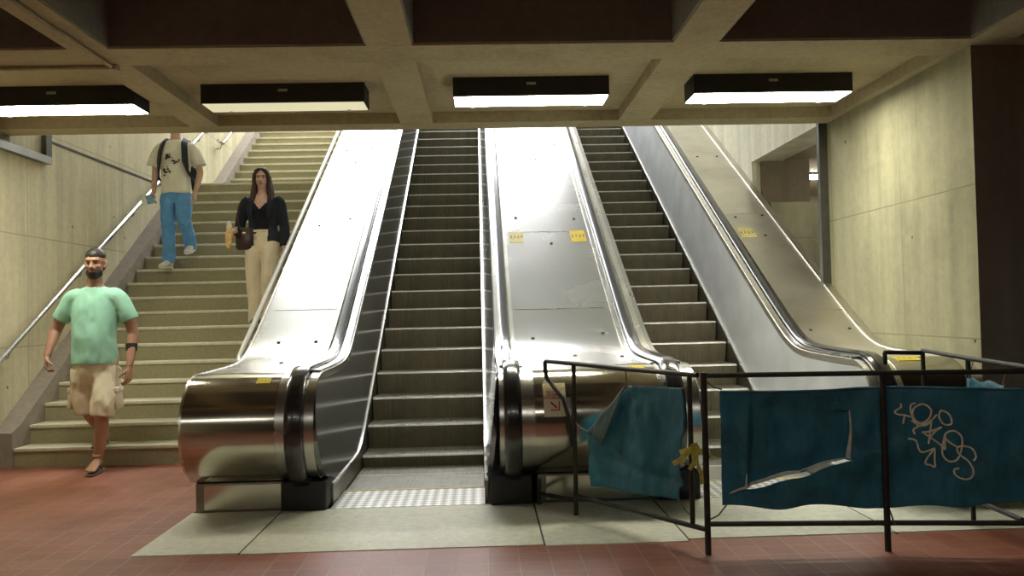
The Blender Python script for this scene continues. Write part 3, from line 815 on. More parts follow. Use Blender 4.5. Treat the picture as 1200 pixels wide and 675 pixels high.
for a, c in (((.02, .872), (.105, .825)), ((.015, .172), (.115, .24))):
    rail('tie', [Q(*a), (Q(*a)+Q(*c))/2 + Vector((0, 0, -.01)), Q(*c, -.03)], tw, .004, 'wire')
for u in (U4-.005, U4+.9): rail('tie', [base(u, .893, .0), base(u, .80, -.03)], tw, .003, 'wire')
rail('tie', [base(U4+.03, .14, .02), base(U4+.01, .23, -.02)], tw, .004, 'wire')
# side tarp
tsd = empty('tarp', A6); tag(tsd, 'dark blue tarp on the rear side barrier, half hidden at the right edge', 'tarp', 'blue tarps on the barriers')
b = MB(); G = []
for j in range(21):
    G.append([b.bm.verts.new(Z6(.60 + .38*i/20, .24 + .58*j/20) + Vector((-.03 + .02*nz(i*.05, j*.05, 2, 4), 0, .008*math.sin(i*.6)))) for i in range(21)])
for j in range(20):
    for i in range(20): b.face([G[j][i], G[j][i+1], G[j+1][i+1], G[j+1][i]])
ob = b.build('sheet', M['tarp'], tsd, angle=0); so = ob.modifiers.new('s', 'SOLIDIFY'); so.thickness = .003
for u in (.62, .97): rail('tie', [Z6(u, .92), Z6(u, .815) + Vector((-.03, 0, 0))], tsd, .003, 'wire')
# yellow ribbon
rb = MB(); c0 = L(.05, .50, .02)
def rib(pts, w):
    secs = []
    for i, p in enumerate(pts):
        p = Vector(p); a = Vector(pts[max(i-1, 0)]); c = Vector(pts[min(i+1, len(pts)-1)]); t_ = (c-a).normalized(); n_ = Vector((.3, -1, .1)).normalized(); s_ = t_.cross(n_).normalized()*w/2; n_ = n_*.0015
        secs.append([p-s_-n_, p+s_-n_, p+s_+n_, p-s_+n_])
    rb.loft(secs)
for pts, w in (([(-.07,0,.01),(-.03,-.03,.025),(0,-.03,.03),(.04,-.03,.01),(.075,-.01,.005)], .028), ([(0,-.03,.03),(-.04,-.05,.02),(-.08,-.05,-.02),(-.115,-.04,-.04)], .026),
    ([(0,-.03,.02),(.005,-.05,-.04),(.025,-.045,-.09),(.03,-.04,-.145)], .022), ([(-.01,-.03,.02),(-.01,-.05,-.03),(-.035,-.05,-.07)], .02),
    ([(-.02,-.045,.03),(-.015,-.055,.05),(0,-.05,.055),(.01,-.04,.03)], .03), ([(.03,-.02,.02),(.06,-.03,.04),(.085,-.02,-.01),(.11,-.03,-.02)], .012), ([(-.05,.01,.01),(-.02,.035,.0),(.03,.035,.0),(.07,.02,.01)], .024)): rib(pts, w)
tag(rb.build('ribbon', M['ribbon'], None, loc=P3 + c0), 'yellow ribbon knotted around the two adjoining barrier posts', 'ribbon')

# ------------------------------------------------------------------ PEOPLE
def skin_mat(name, c):
    m, nt, b = new_mat(name); v = coords(nt); n = noise_tex(nt, v, 9, 4)
    nt.links.new(ramp(nt, n, [(.3, tuple(x*.86 for x in c)), (.7, tuple(min(1, x*1.08) for x in c))]), b.inputs['Base Color'])
    b.inputs['Roughness'].default_value = .5; b.inputs['Subsurface Weight'].default_value = .08; b.inputs['Subsurface Radius'].default_value = (.01, .004, .002)
    return m
def cloth(name, c, rough=.85, weave=220, var=.14):
    m, nt, b = new_mat(name); v = coords(nt); n = noise_tex(nt, v, 6, 5); f = noise_tex(nt, v, weave, 2)
    nt.links.new(mix(nt, .3, ramp(nt, n, [(.3, tuple(x*(1-var) for x in c)), (.7, tuple(min(1, x*(1+var)) for x in c))]), ramp(nt, f, [(.3, tuple(x*.8 for x in c)), (.7, c)])), b.inputs['Base Color'])
    b.inputs['Roughness'].default_value = rough; b.inputs['Sheen Weight'].default_value = .1
    b.inputs['Specular IOR Level'].default_value = .2
    bump(nt, n, .3, .01, b); return m
SK1, SK2, SK3 = skin_mat('skin_tan', (.40, .22, .14)), skin_mat('skin_light', (.60, .38, .27)), skin_mat('skin_fair', (.62, .39, .30))
C = dict(mint=cloth('mint_cotton', (.34, .66, .50)), khaki=cloth('khaki_cotton', (.70, .63, .46)), jeans=cloth('blue_denim', (.13, .34, .62), weave=300, var=.25),
    cream=cloth('cream_cotton', (.80, .76, .62)), navy=cloth('dark_navy_wool', (.018, .021, .030)), black=cloth('black_jersey', (.010, .010, .014)),
    beige=cloth('beige_linen', (.66, .57, .40)), pack=cloth('backpack_nylon', (.02, .02, .022), .6), canvas=cloth('white_canvas', (.70, .66, .56)), bag=plain('bag_leather', (.035, .014, .012), .4),
    sole=plain('sandal_sole', (.10, .075, .05), .7), strap=plain('sandal_strap', (.04, .028, .02), .6), hairb=plain('dark_hair', (.018, .013, .010), .5, scale=60, var=.4),
    brown=plain('brown_hair', (.040, .020, .012), .6, scale=50, var=.4), lip=plain('lips', (.36, .13, .11), .5), white=plain('eye_white', (.42, .38, .34), .3), iris=plain('iris', (.03, .018, .01), .2),
    band=plain('black_band', (.02, .018, .016), .6), wrap=plain('food_wrap', (.66, .42, .16), .6, var=.3, scale=40), bottle=plain('bottle_plastic', (.62, .56, .40), .25), cap=plain('blue_cap', (.03, .20, .28), .4), gold=plain('gold_metal', (.75, .6, .3), .3, 1), nail=plain('nail_red', (.30, .02, .02), .3), mag=plain('magazine_cover', (.18, .30, .36), .4, var=.5, scale=25), pages=plain('paper_pages', (.75, .73, .68), .7), print=plain('shirt_print', (.03, .025, .035), .8))

def V3(*a): return Vector(a)
def hand(mb, wrist, d, n, t, curl=.6, s=1.0):
    """palm, four fingers and thumb. d finger direction, n palm-facing normal, t towards the thumb"""
    d = Vector(d).normalized(); n = (Vector(n) - d*Vector(n).dot(d)).normalized(); t = d.cross(n) if d.cross(n).dot(Vector(t)) > 0 else -d.cross(n)
    w = Vector(wrist); ends = []
    mb.tube([w - d*.03*s, w, w + d*.03*s, w + d*.065*s, w + d*.092*s, w + d*.10*s], [(.024*s, .020*s), (.026*s, .019*s), (.036*s, .018*s), (.041*s, .0165*s), (.040*s, .0135*s), (.030*s, .010*s)], 14, ref=t)
    for off, ln, r in ((.030, .074, .0088), (.0105, .083, .0092), (-.0095, .077, .0088), (-.028, .060, .0078)):
        p = w + d*(.088 - abs(off-.005)*.18)*s + t*off*s; a = 0; pts = [p - d*.02*s, p]; rr = [r*s*.9, r*s]
        for seg, bend in ((.44, 26), (.31, 42), (.25, 28)):
            a += R(bend*curl*(1.0 + (.03-off)*3)); q = d*math.cos(a) + n*math.sin(a); p = p + q*ln*seg*s; pts.append(p); rr.append(r*s*(.95 if seg > .3 else .78))
        pts.append(p + q*.004*s); rr.append(r*s*.45)
        mb.tube(pts, rr, 10, ref=t); ends.append(p)
    p = w + d*.022*s + t*.022*s; pts = [p - t*.012*s, p]; rr = [.013*s, .0135*s]
    for seg, (cd, ct, cn) in ((.034, (.62, .70, .25)), (.030, (.80, .35, .45)), (.024, (.85, .05, .5))):
        q = (d*cd + t*ct + n*cn*(.5+curl)).normalized(); p = p + q*seg*s; pts.append(p); rr.append(.0105*s)
    pts.append(p + q*.004*s); rr.append(.005*s); mb.tube(pts, rr, 10)
    return ends
def limb(mb, pts, rad, n=16, sub=3):
    P, Q_ = [], []
    pts = [Vector(p) for p in pts]
    for k in range(len(pts)-1):
        p0, p1, p2, p3 = pts[max(k-1, 0)], pts[k], pts[k+1], pts[min(k+2, len(pts)-1)]
        for s in range(sub):
            t = s/sub
            P.append(.5*((2*p1) + (p2-p0)*t + (2*p0-5*p1+4*p2-p3)*t*t + (3*p1-p0-3*p2+p3)*t**3)); Q_.append(rad[k] + (rad[k+1]-rad[k])*t)
    P.append(pts[-1]); Q_.append(rad[-1]); mb.tube(P, Q_, n)
def head(mb, c, s=1.0, yaw=0, pitch=0, female=False):
    """adds head shapes to the body; returns matrix of the head frame (facing -Y)"""
    H = Matrix.Translation(Vector(c)) @ Matrix.Rotation(yaw, 4, 'Z') @ Matrix.Rotation(pitch, 4, 'X') @ Matrix.Scale(s, 4)
    rot = H.to_3x3().normalized()
    E = lambda p, r, rx=0: mb.ell(H @ Vector(p), tuple(x*s for x in r), rot @ Matrix.Rotation(rx, 3, 'X'))
    E((0, .012, .030), (.074, .096, .088)); E((0, -.020, -.030), (.061, .072, .078)); E((0, -.045, -.090), (.034 if female else .040, .038, .028))
    E((0, -.078, .030), (.055, .018, .014)); E((-.036, -.064, -.022), (.022, .022, .020)); E((.036, -.064, -.022), (.022, .022, .020))
    mb.tube([H @ Vector(p) for p in ((0, -.084, .018), (0, -.098, -.008), (0, -.109, -.026), (0, -.094, -.036))], [r*s for r in (.009, .011, .0155, .010)], 10)
    E((-.014, -.093, -.031), (.009, .010, .007)); E((.014, -.093, -.031), (.009, .010, .007))
    E((0, -.083, -.060), (.026, .014, .011))
    for k in (-1, 1):
        E((k*.077, .010, -.004), (.009, .019, .031), .15); E((k*.074, -.004, -.026), (.008, .010, .012))
    return H
def face_parts(H, root, hair, s=1.0, female=False, beard=False):
    rot = H.to_3x3().normalized()
    for k in (-1, 1):
        b = MB(); b.mi = 0; b.ell(H @ Vector((k*.031, -.077, .004)), (.0125*s, .009*s, .006*s), rot); b.mi = 1; b.ell(H @ Vector((k*.031, -.0835, .004)), (.0055*s, .0035*s, .0055*s), rot, 12, 8)
        b.build('eye', [C['white'], C['iris']], root)
        b = MB(); b.tube([H @ Vector((k*x, y, z)) for x, y, z in ((.014, -.094, .022), (.032, -.093, .027), (.05, -.078, .021))], [.0028*s, .0045*s, .002*s], 8); b.build('eyebrow', hair, root)
    b = MB(); b.ell(H @ Vector((0, -.095, -.054)), (.021*s, .006*s, .0045*s), rot); b.ell(H @ Vector((0, -.094, -.063)), (.018*s, .007*s, .0055*s), rot); b.build('mouth', C['lip'], root)

def wrinkle(amp, sc, seed, ax=(1, 1, .55)):
    return lambda p: amp*(noise.noise(Vector((p.x*sc*ax[0]+seed, p.y*sc*ax[1], p.z*sc*ax[2]))) + .5*noise.noise(Vector((p.x*sc*2.3*ax[0], p.y*sc*2.3*ax[1]+seed, p.z*sc*2.3*ax[2]))))
def garment(name, mb, mat, root, vox=.009, amp=.006, sc=9, seed=1, smooth=4, cut=None, ax=(1, 1, .55)):
    me = fuse(mb, vox, smooth, wrinkle(amp, sc, seed, ax))
    if cut:
        bm = bmesh.new(); bm.from_mesh(me); bmesh.ops.delete(bm, geom=[v for v in bm.verts if cut(v.co)], context='VERTS'); bm.to_mesh(me); bm.free()
    return link(name, me, mat, root, True, 0)
def foot(mb, ankle, heel, toe, s=1.0, w=.042):
    a, h, t = Vector(ankle), Vector(heel), Vector(toe)
    upv = (a - h).normalized(); f = (t-h).normalized(); side = f.cross(Vector((0, 0, 1))).normalized(); u = side.cross(f)
    L_ = (t-h).length
    mb.tube([a + (a-h)*.6, a, h*.55 + a*.45 + f*.02], [.040*s, .037*s, .036*s], 14)
    mb.tube([h - f*.012 + u*.03, h + u*.032 + f*.01, h + f*.3*L_ + u*.038, h + f*.55*L_ + u*.030, h + f*.78*L_ + u*.018, h + f*.9*L_ + u*.014],
            [(.018*s, .018), (.033*s, .030), (.034*s, .037), (w*.95*s, .028), (w*1.05*s, .017), (w*s*.9, .012)], 14, ref=side)
    for k, (o, ln, r) in enumerate(((.030, .045, .012), (.010, .042, .009), (-.005, .038, .0085), (-.019, .032, .008), (-.031, .024, .0075))):
        p = h + f*.80*L_ + u*.011 + side*o*s*(-1)
        yield p, p + f*ln*s, r*s
def feet(mb, *a, flip=1, **k):
    for p, q, r in foot(mb, *a, **k): mb.tube([p, (p+q)/2 + Vector((0, 0, .003)), q, q + (q-p)*.08], [r, r, r*.9, r*.5], 8)

def short_hair(H, root, mat, s=1.0, name='hair'):
    rot = H.to_3x3().normalized(); b = MB()
    b.ell(H @ Vector((0, .014, .056)), (.0775*s, .097*s, .072*s), rot, 28, 18); b.ell(H @ Vector((0, .045, -.005)), (.074*s, .066*s, .075*s), rot)
    return garment(name, b, mat, root, .006, .002, 60, 3, 2)

# --- man in the mint T-shirt stepping off the stairs
pm = empty('person', (-3.21, 7.33, 0)); tag(pm, 'person in mint green T-shirt, khaki cargo shorts and flip-flops stepping off the stairs', 'person')
b = MB()
b.stack([(0,.02,.78,.05,.06),(0,.01,.84,.15,.10),(0,0,.92,.165,.115),(0,-.015,1.04,.158,.122),(0,-.01,1.18,.168,.120),(0,0,1.32,.182,.112),(0,.01,1.42,.185,.098),(0,.012,1.475,.150,.080),(0,.012,1.515,.085,.068),(0,.005,1.545,.061,.063),(0,-.002,1.60,.058,.062),(0,-.01,1.66,.056,.06)])
H1 = head(b, (.010, -.012, 1.715), 1.04, R(6), R(4))
limb(b, [(-.15, .01, 1.43), (-.232, .012, 1.365), (-.325, .03, 1.19), (-.34, .0, 1.12), (-.345, -.10, .965)], [.050, .054, .046, .044, .028])
limb(b, [(.15, .01, 1.43), (.232, .015, 1.365), (.285, .04, 1.16), (.292, .03, 1.09), (.295, -.05, .865)], [.050, .054, .046, .044, .028])
hand(b, (-.345, -.105, .955), (.08, -.25, -1), (.75, .2, -.1), (.2, -1, 0), 1.15)
hand(b, (.296, -.055, .85), (.0, -.18, -1), (-.75, .3, 0), (-.1, -1, 0), .8)
limb(b, [(.085, 0, .86), (.095, -.04, .68), (.075, -.075, .49), (.06, -.045, .36), (.03, -.035, .12)], [.095, .080, .058, .056, .037])
limb(b, [(-.085, 0, .86), (-.085, .01, .68), (-.065, .02, .50), (-.055, .12, .40), (-.075, .33, .27)], [.095, .080, .058, .056, .037])
feet(b, (.028, -.035, .115), (.028, -.0, .05), (.045, -.245, .03))
feet(b, (-.078, .34, .265), (-.080, .385, .215), (-.095, .175, .175))
link('body', fuse(b, .0052, 2), SK1, pm, True, 0)
face_parts(H1, pm, C['hairb'], 1.0); short_hair(H1, pm, C['hairb'])
b = MB(); rr_ = H1.to_3x3()
b.ell(H1 @ Vector((0, -.030, -.072)), (.062, .066, .050), rr_); b.ell(H1 @ Vector((0, -.050, -.102)), (.043, .040, .026), rr_); b.ell(H1 @ Vector((0, -.0835, -.046)), (.028, .013, .005), rr_)
garment('beard', b, C['hairb'], pm, .006, .002, 70, 5, 2)
b = MB()
b.stack([(0,-.005,.885,.186,.145),(0,-.012,1.0,.180,.145),(0,-.02,1.10,.174,.142),(0,-.012,1.2,.182,.136),(0,0,1.32,.198,.126),(0,.01,1.41,.205,.112),(0,.012,1.47,.178,.092),(0,.012,1.512,.105,.078),(0,.010,1.522,.080,.071)])
for k, e in ((-1, (-.292, .02, 1.255)), (1, (.272, .03, 1.24))): limb(b, [(k*.09, .01, 1.43), (k*.165, .01, 1.425), (k*.215, .013, 1.375), e], [.084, .082, .078, .072])
garment('t_shirt', b, C['mint'], pm, .007, .010, 10, 2, 9)
b = MB(); b.tube([Vector((.077*math.cos(a), .008 + .070*math.sin(a), 1.516 - .030*max(0, -math.sin(a))**3)) for a in [2*math.pi*k/28 for k in range(29)]], .0065, 8); b.build('collar', C['mint'], pm)
b = MB()
b.stack([(0,0,.72,.12,.10),(0,0,.80,.172,.125),(0,-.003,.90,.178,.136),(0,-.005,.945,.178,.136)])
limb(b, [(.08, -.0, .84), (.098, -.03, .70), (.098, -.075, .57), (.092, -.085, .465)], [.110, .112, .105, .100]); limb(b, [(-.08, 0, .84), (-.098, .01, .70), (-.092, .02, .58), (-.085, .025, .475)], [.110, .110, .102, .096])
sh = garment('shorts', b, C['khaki'], pm, .008, .016, 10, 8, 3)
for k, y in ((1, -.04), (-1, .02)):
    b = MB(); b.box(-.018, .018, -.065, .065, -.085, .085, Matrix.Translation((k*.198, y, .60)) @ Matrix.Rotation(R(-4*k), 4, 'Y'), .012); b.box(-.022, .022, -.068, .068, .05, .095, Matrix.Translation((k*.200, y, .60)) @ Matrix.Rotation(R(-4*k), 4, 'Y'), .008); b.build('cargo_pocket', C['khaki'], sh)
b = MB(); b.tube([(.288, .015, 1.045), (.290, .005, .985)], [.047, .044], 16); b.build('arm_band', C['band'], pm)
for hx, tx in (((.028, .015, .020), (.045, -.255, .006)), ((-.080, .40, .190), (-.096, .165, .168))):
    h, t = Vector(hx), Vector(tx); f = (t-h); L_ = f.length; f.normalize(); sd = f.cross(Vector((0,0,1))).normalized(); u = sd.cross(f)
    b = MB(); b.tube([h - f*.005, h, h + f*L_*.4, h + f*L_*.7, h + f*L_*.95, h + f*L_*1.0], [(.02, .006), (.036, .009), (.036, .009), (.047, .009), (.036, .009), (.015, .006)], 16, ref=sd); so_ = b.build('sandal', C['sole'], pm)
    tp = h + f*L_*.80 + u*.030
    for k in (-1, 1):
        b = MB(); b.tube([tp, tp - f*.02 + u*.018 + sd*k*.014, tp - f*.07 + u*.022 + sd*k*.040, tp - f*.11 - u*.014 + sd*k*.048], [.006, .008, .008, .006], 8); b.build('strap', C['strap'], so_)

# --- man with the backpack, his head hidden by the ceiling edge
pb = empty('person', (-3.575, 10.34, 1.823)); tag(pb, 'person in printed white T-shirt and blue jeans with backpack coming down the stairs', 'person')
b = MB()
b.stack([(0,.02,.80,.05,.06),(0,.01,.86,.14,.10),(0,0,.94,.152,.105),(0,0,1.08,.142,.100),(0,0,1.22,.158,.106),(0,0,1.34,.174,.104),(0,.008,1.43,.176,.09),(0,.010,1.48,.145,.075),(0,.010,1.515,.08,.064),(0,.003,1.55,.057,.060),(0,-.004,1.61,.054,.058),(0,-.012,1.67,.053,.056)])
H2 = head(b, (0, -.016, 1.725), 1.0, R(5), R(3))
limb(b, [(-.165, .01, 1.45), (-.215, .01, 1.37), (-.248, .03, 1.17), (-.25, .02, 1.10), (-.245, -.05, .90)], [.055, .05, .040, .039, .026])
limb(b, [(.165, .01, 1.45), (.22, .01, 1.37), (.262, .04, 1.17), (.265, .03, 1.10), (.240, -.05, .90)], [.055, .05, .040, .039, .026])
hand(b, (-.245, -.055, .885), (.0, -.35, -1), (.8, .2, 0), (.2, -1, 0), 1.0, .96); hand(b, (.239, -.055, .885), (-.05, -.25, -1), (-.8, .2, 0), (-.2, -1, 0), .8, .96)
limb(b, [(-.08, 0, .88), (-.09, -.03, .68), (-.085, -.04, .48), (-.075, -.05, .12)], [.08, .07, .055, .037]); limb(b, [(.08, 0, .88), (.10, -.05, .72), (.10, -.05, .55), (.105, .19, .33)], [.08, .07, .055, .037])
link('body', fuse(b, .0062, 2), SK2, pb, True, 0); face_parts(H2, pb, C['brown']); short_hair(H2, pb, C['brown'])
b = MB(); b.stack([(0,0,.885,.182,.128),(0,0,1.0,.172,.126),(0,0,1.12,.168,.122),(0,0,1.24,.178,.122),(0,0,1.36,.194,.120),(0,.008,1.44,.192,.105),(0,.01,1.49,.155,.088),(0,.01,1.515,.095,.074),(0,.01,1.522,.078,.068)])
for k in (-1, 1): limb(b, [(k*.10, .01, 1.435), (k*.175, .01, 1.42), (k*.228, .015, 1.34), (k*.27, .025, 1.21)], [.075, .073, .074, .082])
ts = garment('t_shirt', b, C['cream'], pb, .008, .009, 9, 4, 7)
random.seed(12)
for cx, cz, w_, h_ in ((-.062, 1.315, .016, .030), (-.045, 1.30, .028, .012), (-.075, 1.285, .012, .014), (-.03, 1.325, .008, .010), (.010, 1.255, .022, .010), (.042, 1.243, .030, .009), (.075, 1.262, .010, .012), (.025, 1.225, .012, .008), (-.10, 1.15, .012, .020), (-.078, 1.125, .022, .010), (-.05, 1.16, .010, .013), (-.095, 1.09, .014, .008), (-.03, 1.13, .009, .016), (-.06, 1.19, .007, .007), (.0, 1.29, .007, .006)):
    b = MB(); n = 14
    def front(x, z): return -.126*math.sqrt(max(0, 1-(x/.182)**2)) - .0065
    ps = []
    for k in range(n):
        a = 2*math.pi*k/n; rr_ = .7+.5*random.random(); x = cx + w_*rr_*math.cos(a); z = cz + h_*rr_*math.sin(a); ps.append((x, z))
    va = [b.bm.verts.new((x, front(x, z)-.004, z)) for x, z in ps]; vb = [b.bm.verts.new((x, front(x, z)+.010, z)) for x, z in ps]
    for k in range(n): b.face([va[k], va[(k+1) % n], vb[(k+1) % n], vb[k]])
    b.face(va); b.face(vb[::-1]); b.build('print_blot', C['print'], ts)
b = MB(); b.stack([(0,0,.76,.11,.09),(0,0,.84,.150,.112),(0,0,.93,.160,.116),(0,0,.96,.156,.114)])
limb(b, [(-.08, 0, .86), (-.092, -.03, .68), (-.088, -.04, .50), (-.08, -.045, .25), (-.078, -.055, .075)], [.098, .088, .076, .070, .072]); limb(b, [(.08, 0, .86), (.102, -.055, .72), (.105, -.06, .56), (.108, .07, .42), (.11, .19, .255)], [.098, .090, .080, .070, .068])
garment('jeans', b, C['jeans'], pb, .008, .013, 12, 6, 3)
def shoe(h, t, par, mat):
    h, t = Vector(h), Vector(t); f = t-h; L_ = f.length; f.normalize(); sd = f.cross(Vector((0,0,1))).normalized(); u = sd.cross(f); b = MB()
    b.tube([h - f*.01 + u*.03, h + u*.045, h + f*.25*L_ + u*.055, h + f*.5*L_ + u*.042, h + f*.78*L_ + u*.030, h + f*.95*L_ + u*.024, h + f*L_ + u*.02], [(.02, .025), (.038, .045), (.042, .055), (.045, .042), (.050, .030), (.036, .022), (.012, .012)], 16, ref=sd)
    b.tube([h + f*.06 + u*.06, h + f*.04 + u*.12], [.042, .044], 14)
    o = link('shoe', fuse(b, .006, 2), mat, par, True, 0)
    b = MB(); b.tube([h - f*.012 + u*.008, h + f*.01 + u*.008, h + f*.5*L_ + u*.008, h + f*.78*L_ + u*.008, h + f*L_ + u*.008], [(.02, .009), (.042, .010), (.044, .010), (.052, .010), (.02, .009)], 16, ref=sd); b.build('sole', C['pages'], o)
    return o
shoe((-.075, -.005, .004), (-.095, -.275, .0), pb, C['canvas']); shoe((.105, .235, .235), (.115, .0, .168), pb, C['canvas'])
pk = empty('backpack', (-3.575, 10.34+.2, 1.823+1.2)); tag(pk, 'black backpack with broad shoulder straps worn by the person in blue jeans', 'backpack')
b = MB(); b.stack([(.0, .03, -.24, .16, .075), (.01, .035, -.18, .185, .10), (.01, .04, .0, .19, .115), (0, .035, .17, .175, .10), (0, .02, .25, .12, .06)], 28, 3.0); garment('pouch', b, C['pack'], pk, .01, .008, 8, 3, 3)
b = MB(); b.stack([(.01, .13, -.20, .13, .04), (.01, .145, -.1, .145, .05), (.01, .14, .0, .13, .035)], 24, 3); b.build('front_pocket', C['pack'], pk)
for k in (-1, 1):
    P_ = [(k*.13, -.09, .27), (k*.125, -.16, .325), (k*.12, -.22, .315), (k*.125, -.285, .26), (k*.14, -.322, .16), (k*.148, -.330, .05), (k*.165, -.30, -.06), (k*.192, -.22, -.13), (k*.185, -.1, -.17)]
    b = MB(); secs = []
    for i, p in enumerate(P_):
        p = Vector(p); t_ = (Vector(P_[min(i+1, 8)]) - Vector(P_[max(i-1, 0)])).normalized(); c_ = Vector((0, .0, .05)); out = Vector((p.x*.8, p.y+.2, (p.z-.05)*.5 if i < 4 else 0)).normalized(); sd = t_.cross(out).normalized()
        w_ = .034 if i < 6 else .016
        secs.append([p + sd*w_ - out*.006, p - sd*w_ - out*.006, p - sd*w_ + out*.012, p + sd*w_ + out*.012])
    b.loft(secs); b.build('shoulder_strap', C['pack'], pk)
mg = empty('magazine', (-3.575-.275, 10.34-.14, 1.823+.80)); tag(mg, 'small folded magazine in the hand of the person with backpack', 'magazine')
Mx = Matrix.Rotation(R(-18), 4, 'Y') @ Matrix.Rotation(R(25), 4, 'Z')
b = MB(); b.box(-.075, .07, -.008, .008, -.05, .055, Mx, .004); b.build('pages', C['pages'], mg)
b = MB(); b.box(-.02, .074, -.0115, -.0085, -.052, .057, Mx); b.build('cover', C['mag'], mg)

# --- woman in the dark blazer
pw = empty('person', (-2.32, 9.32, 1.16)); tag(pw, 'person with long brown hair in dark blazer and wide beige trousers on the stairs', 'person')
b = MB()
b.stack([(0,.02,.78,.05,.06),(0,.01,.84,.15,.10),(0,0,.90,.158,.11),(0,0,1.02,.118,.09),(0,0,1.12,.125,.095),(0,-.01,1.22,.142,.115),(0,0,1.30,.150,.09),(0,.01,1.345,.135,.07),(0,.01,1.375,.08,.055),(0,.005,1.40,.05,.05),(0,0,1.45,.046,.048),(0,-.008,1.49,.046,.048)])
H3 = head(b, (-.0, -.012, 1.552), .95, R(6), R(5), True)
limb(b, [(-.14, .01, 1.315), (-.185, .015, 1.22), (-.235, .03, 1.05), (-.245, .0, 1.0), (-.25, -.17, .985)], [.048, .044, .036, .036, .023])
limb(b, [(.14, .01, 1.315), (.185, .015, 1.22), (.212, .03, 1.05), (.217, .02, .99), (.232, -.05, .79)], [.048, .044, .036, .036, .023])
hand(b, (-.25, -.175, .985), (-.12, -1, -.1), (.75, 0, -.3), (.3, 0, 1), 1.15, .86)
fe = hand(b, (.233, -.055, .775), (-.05, -.22, -1), (-.8, .1, 0), (-.2, -1, 0), .75, .88)
limb(b, [(-.08, 0, .84), (-.08, -.01, .5), (-.06, 0, .1)], [.08, .06, .035]); limb(b, [(.08, 0, .84), (.10, -.13, .50), (.09, -.10, .3), (.08, -.12, -.05)], [.08, .06, .055, .035])
link('body', fuse(b, .0055, 2), SK3, pw, True, 0); face_parts(H3, pw, C['brown'], .95, True)
b = MB(); HH = lambda *p: H3 @ Vector(p); r3 = H3.to_3x3().normalized()
b.ell(HH(0, .025, .046), (.080, .088, .077), r3, 28, 18); b.ell(HH(0, .05, -.01), (.079, .062, .08), r3)
for k in (-1, 1):
    limb(b, [HH(k*.006, -.060, .108), HH(k*.045, -.066, .085), HH(k*.073, -.042, .03), HH(k*.080, -.022, -.05), HH(k*.085, -.03, -.13), HH(k*.095, -.065, -.22), HH(k*.09, -.085, -.285)], [.008, .020, .022, .026, .032, .030, .010], 12)
    limb(b, [HH(k*.06, .04, .02), HH(k*.07, .03, -.08), HH(k*.085, .02, -.18), HH(k*.08, .0, -.25)], [.04, .045, .045, .02], 12)
limb(b, [HH(0, .07, .03), HH(0, .075, -.08), HH(0, .075, -.2), HH(0, .07, -.30)], [.06, .07, .075, .04], 14)
garment('hair', b, C['brown'], pw, .0065, .005, 26, 3, 2, ax=(1, 1, .2))
b = MB(); b.stack([(0,0,.955,.140,.103),(0,0,1.02,.128,.10),(0,0,1.12,.134,.104),(0,-.01,1.20,.150,.124),(0,-.004,1.25,.150,.118),(0,.0,1.285,.150,.100)])
top = garment('top', b, C['black'], pw, .007, .005, 9, 3, 3, cut=lambda p: p.y < 0 and p.z > 1.215 + abs(p.x)*1.25)
b = MB(); b.tube([(-.05, -.055, 1.375), (-.045, -.085, 1.33), (-.02, -.105, 1.285), (0, -.112, 1.27), (.02, -.105, 1.285), (.045, -.085, 1.33), (.05, -.055, 1.375)], .002, 6); b.build('necklace', C['gold'], pw)
# blazer: two front halves, back, sleeves
b = MB(); b.stack([(0,.012,.83,.190,.130),(0,.012,.92,.176,.122),(0,.012,1.03,.152,.112),(0,.01,1.12,.158,.118),(0,0,1.22,.172,.132),(0,.008,1.30,.178,.108),(0,.012,1.345,.150,.088),(0,.012,1.375,.10,.070),(0,.014,1.40,.070,.058)])
for k in (-1, 1):
    pts = [(-.13, .01, 1.32), (-.175, .015, 1.28), (-.205, .015, 1.2), (-.245, .03, 1.05), (-.252, .0, .995), (-.25, -.13, .985)] if k < 0 else [(.13, .01, 1.32), (.175, .015, 1.28), (.20, .015, 1.2), (.222, .03, 1.05), (.228, .02, .99), (.235, -.035, .825)]
    limb(b, pts, [.066, .068, .062, .054, .054, .047])
def bcut(p):
    return p.y < -.02 and abs(p.x) < .085 - .015*min(1, abs(p.z-1.1)/.2) and p.z < 1.42 or p.z > 1.388 or (p.y < .0 and abs(p.x) < .045 + (1.42-p.z)*0 and p.z > 1.3)
bz = garment('blazer', b, C['navy'], pw, .0075, .007, 9, 7, 3, cut=bcut); so_ = bz.modifiers.new('s', 'SOLIDIFY'); so_.thickness = .004
for k in (-1, 1):
    b = MB(); secs = []
    for x, y, z, w_ in ((.055, .0, 1.405, .012), (.070, -.05, 1.375, .022), (.082, -.095, 1.30, .036), (.080, -.135, 1.20, .034), (.074, -.128, 1.12, .010)):
        secs.append([Vector((k*(x-w_*.2), y-.004, z)), Vector((k*(x+w_), y+.002, z-.004)), Vector((k*(x+w_), y+.010, z-.004)), Vector((k*(x-w_*.2), y+.008, z))])
    b.loft(secs); b.build('lapel', C['navy'], bz)
b = MB(); b.stack([(0,0,.76,.11,.095),(0,.005,.83,.168,.122),(0,.005,.90,.160,.115),(0,0,.97,.134,.102),(0,0,.995,.130,.10)])
limb(b, [(-.085, .0, .84), (-.088, -.01, .68), (-.082, -.005, .48), (-.068, -.0, .25), (-.06, .0, .025)], [.102, .098, .094, .098, .108]); limb(b, [(.085, .0, .84), (.10, -.08, .68), (.105, -.15, .50), (.10, -.10, .28), (.09, -.12, -.13)], [.102, .102, .095, .096, .108])
garment('trousers', b, C['beige'], pw, .008, .012, 9, 9, 3, ax=(1, 1, .3))
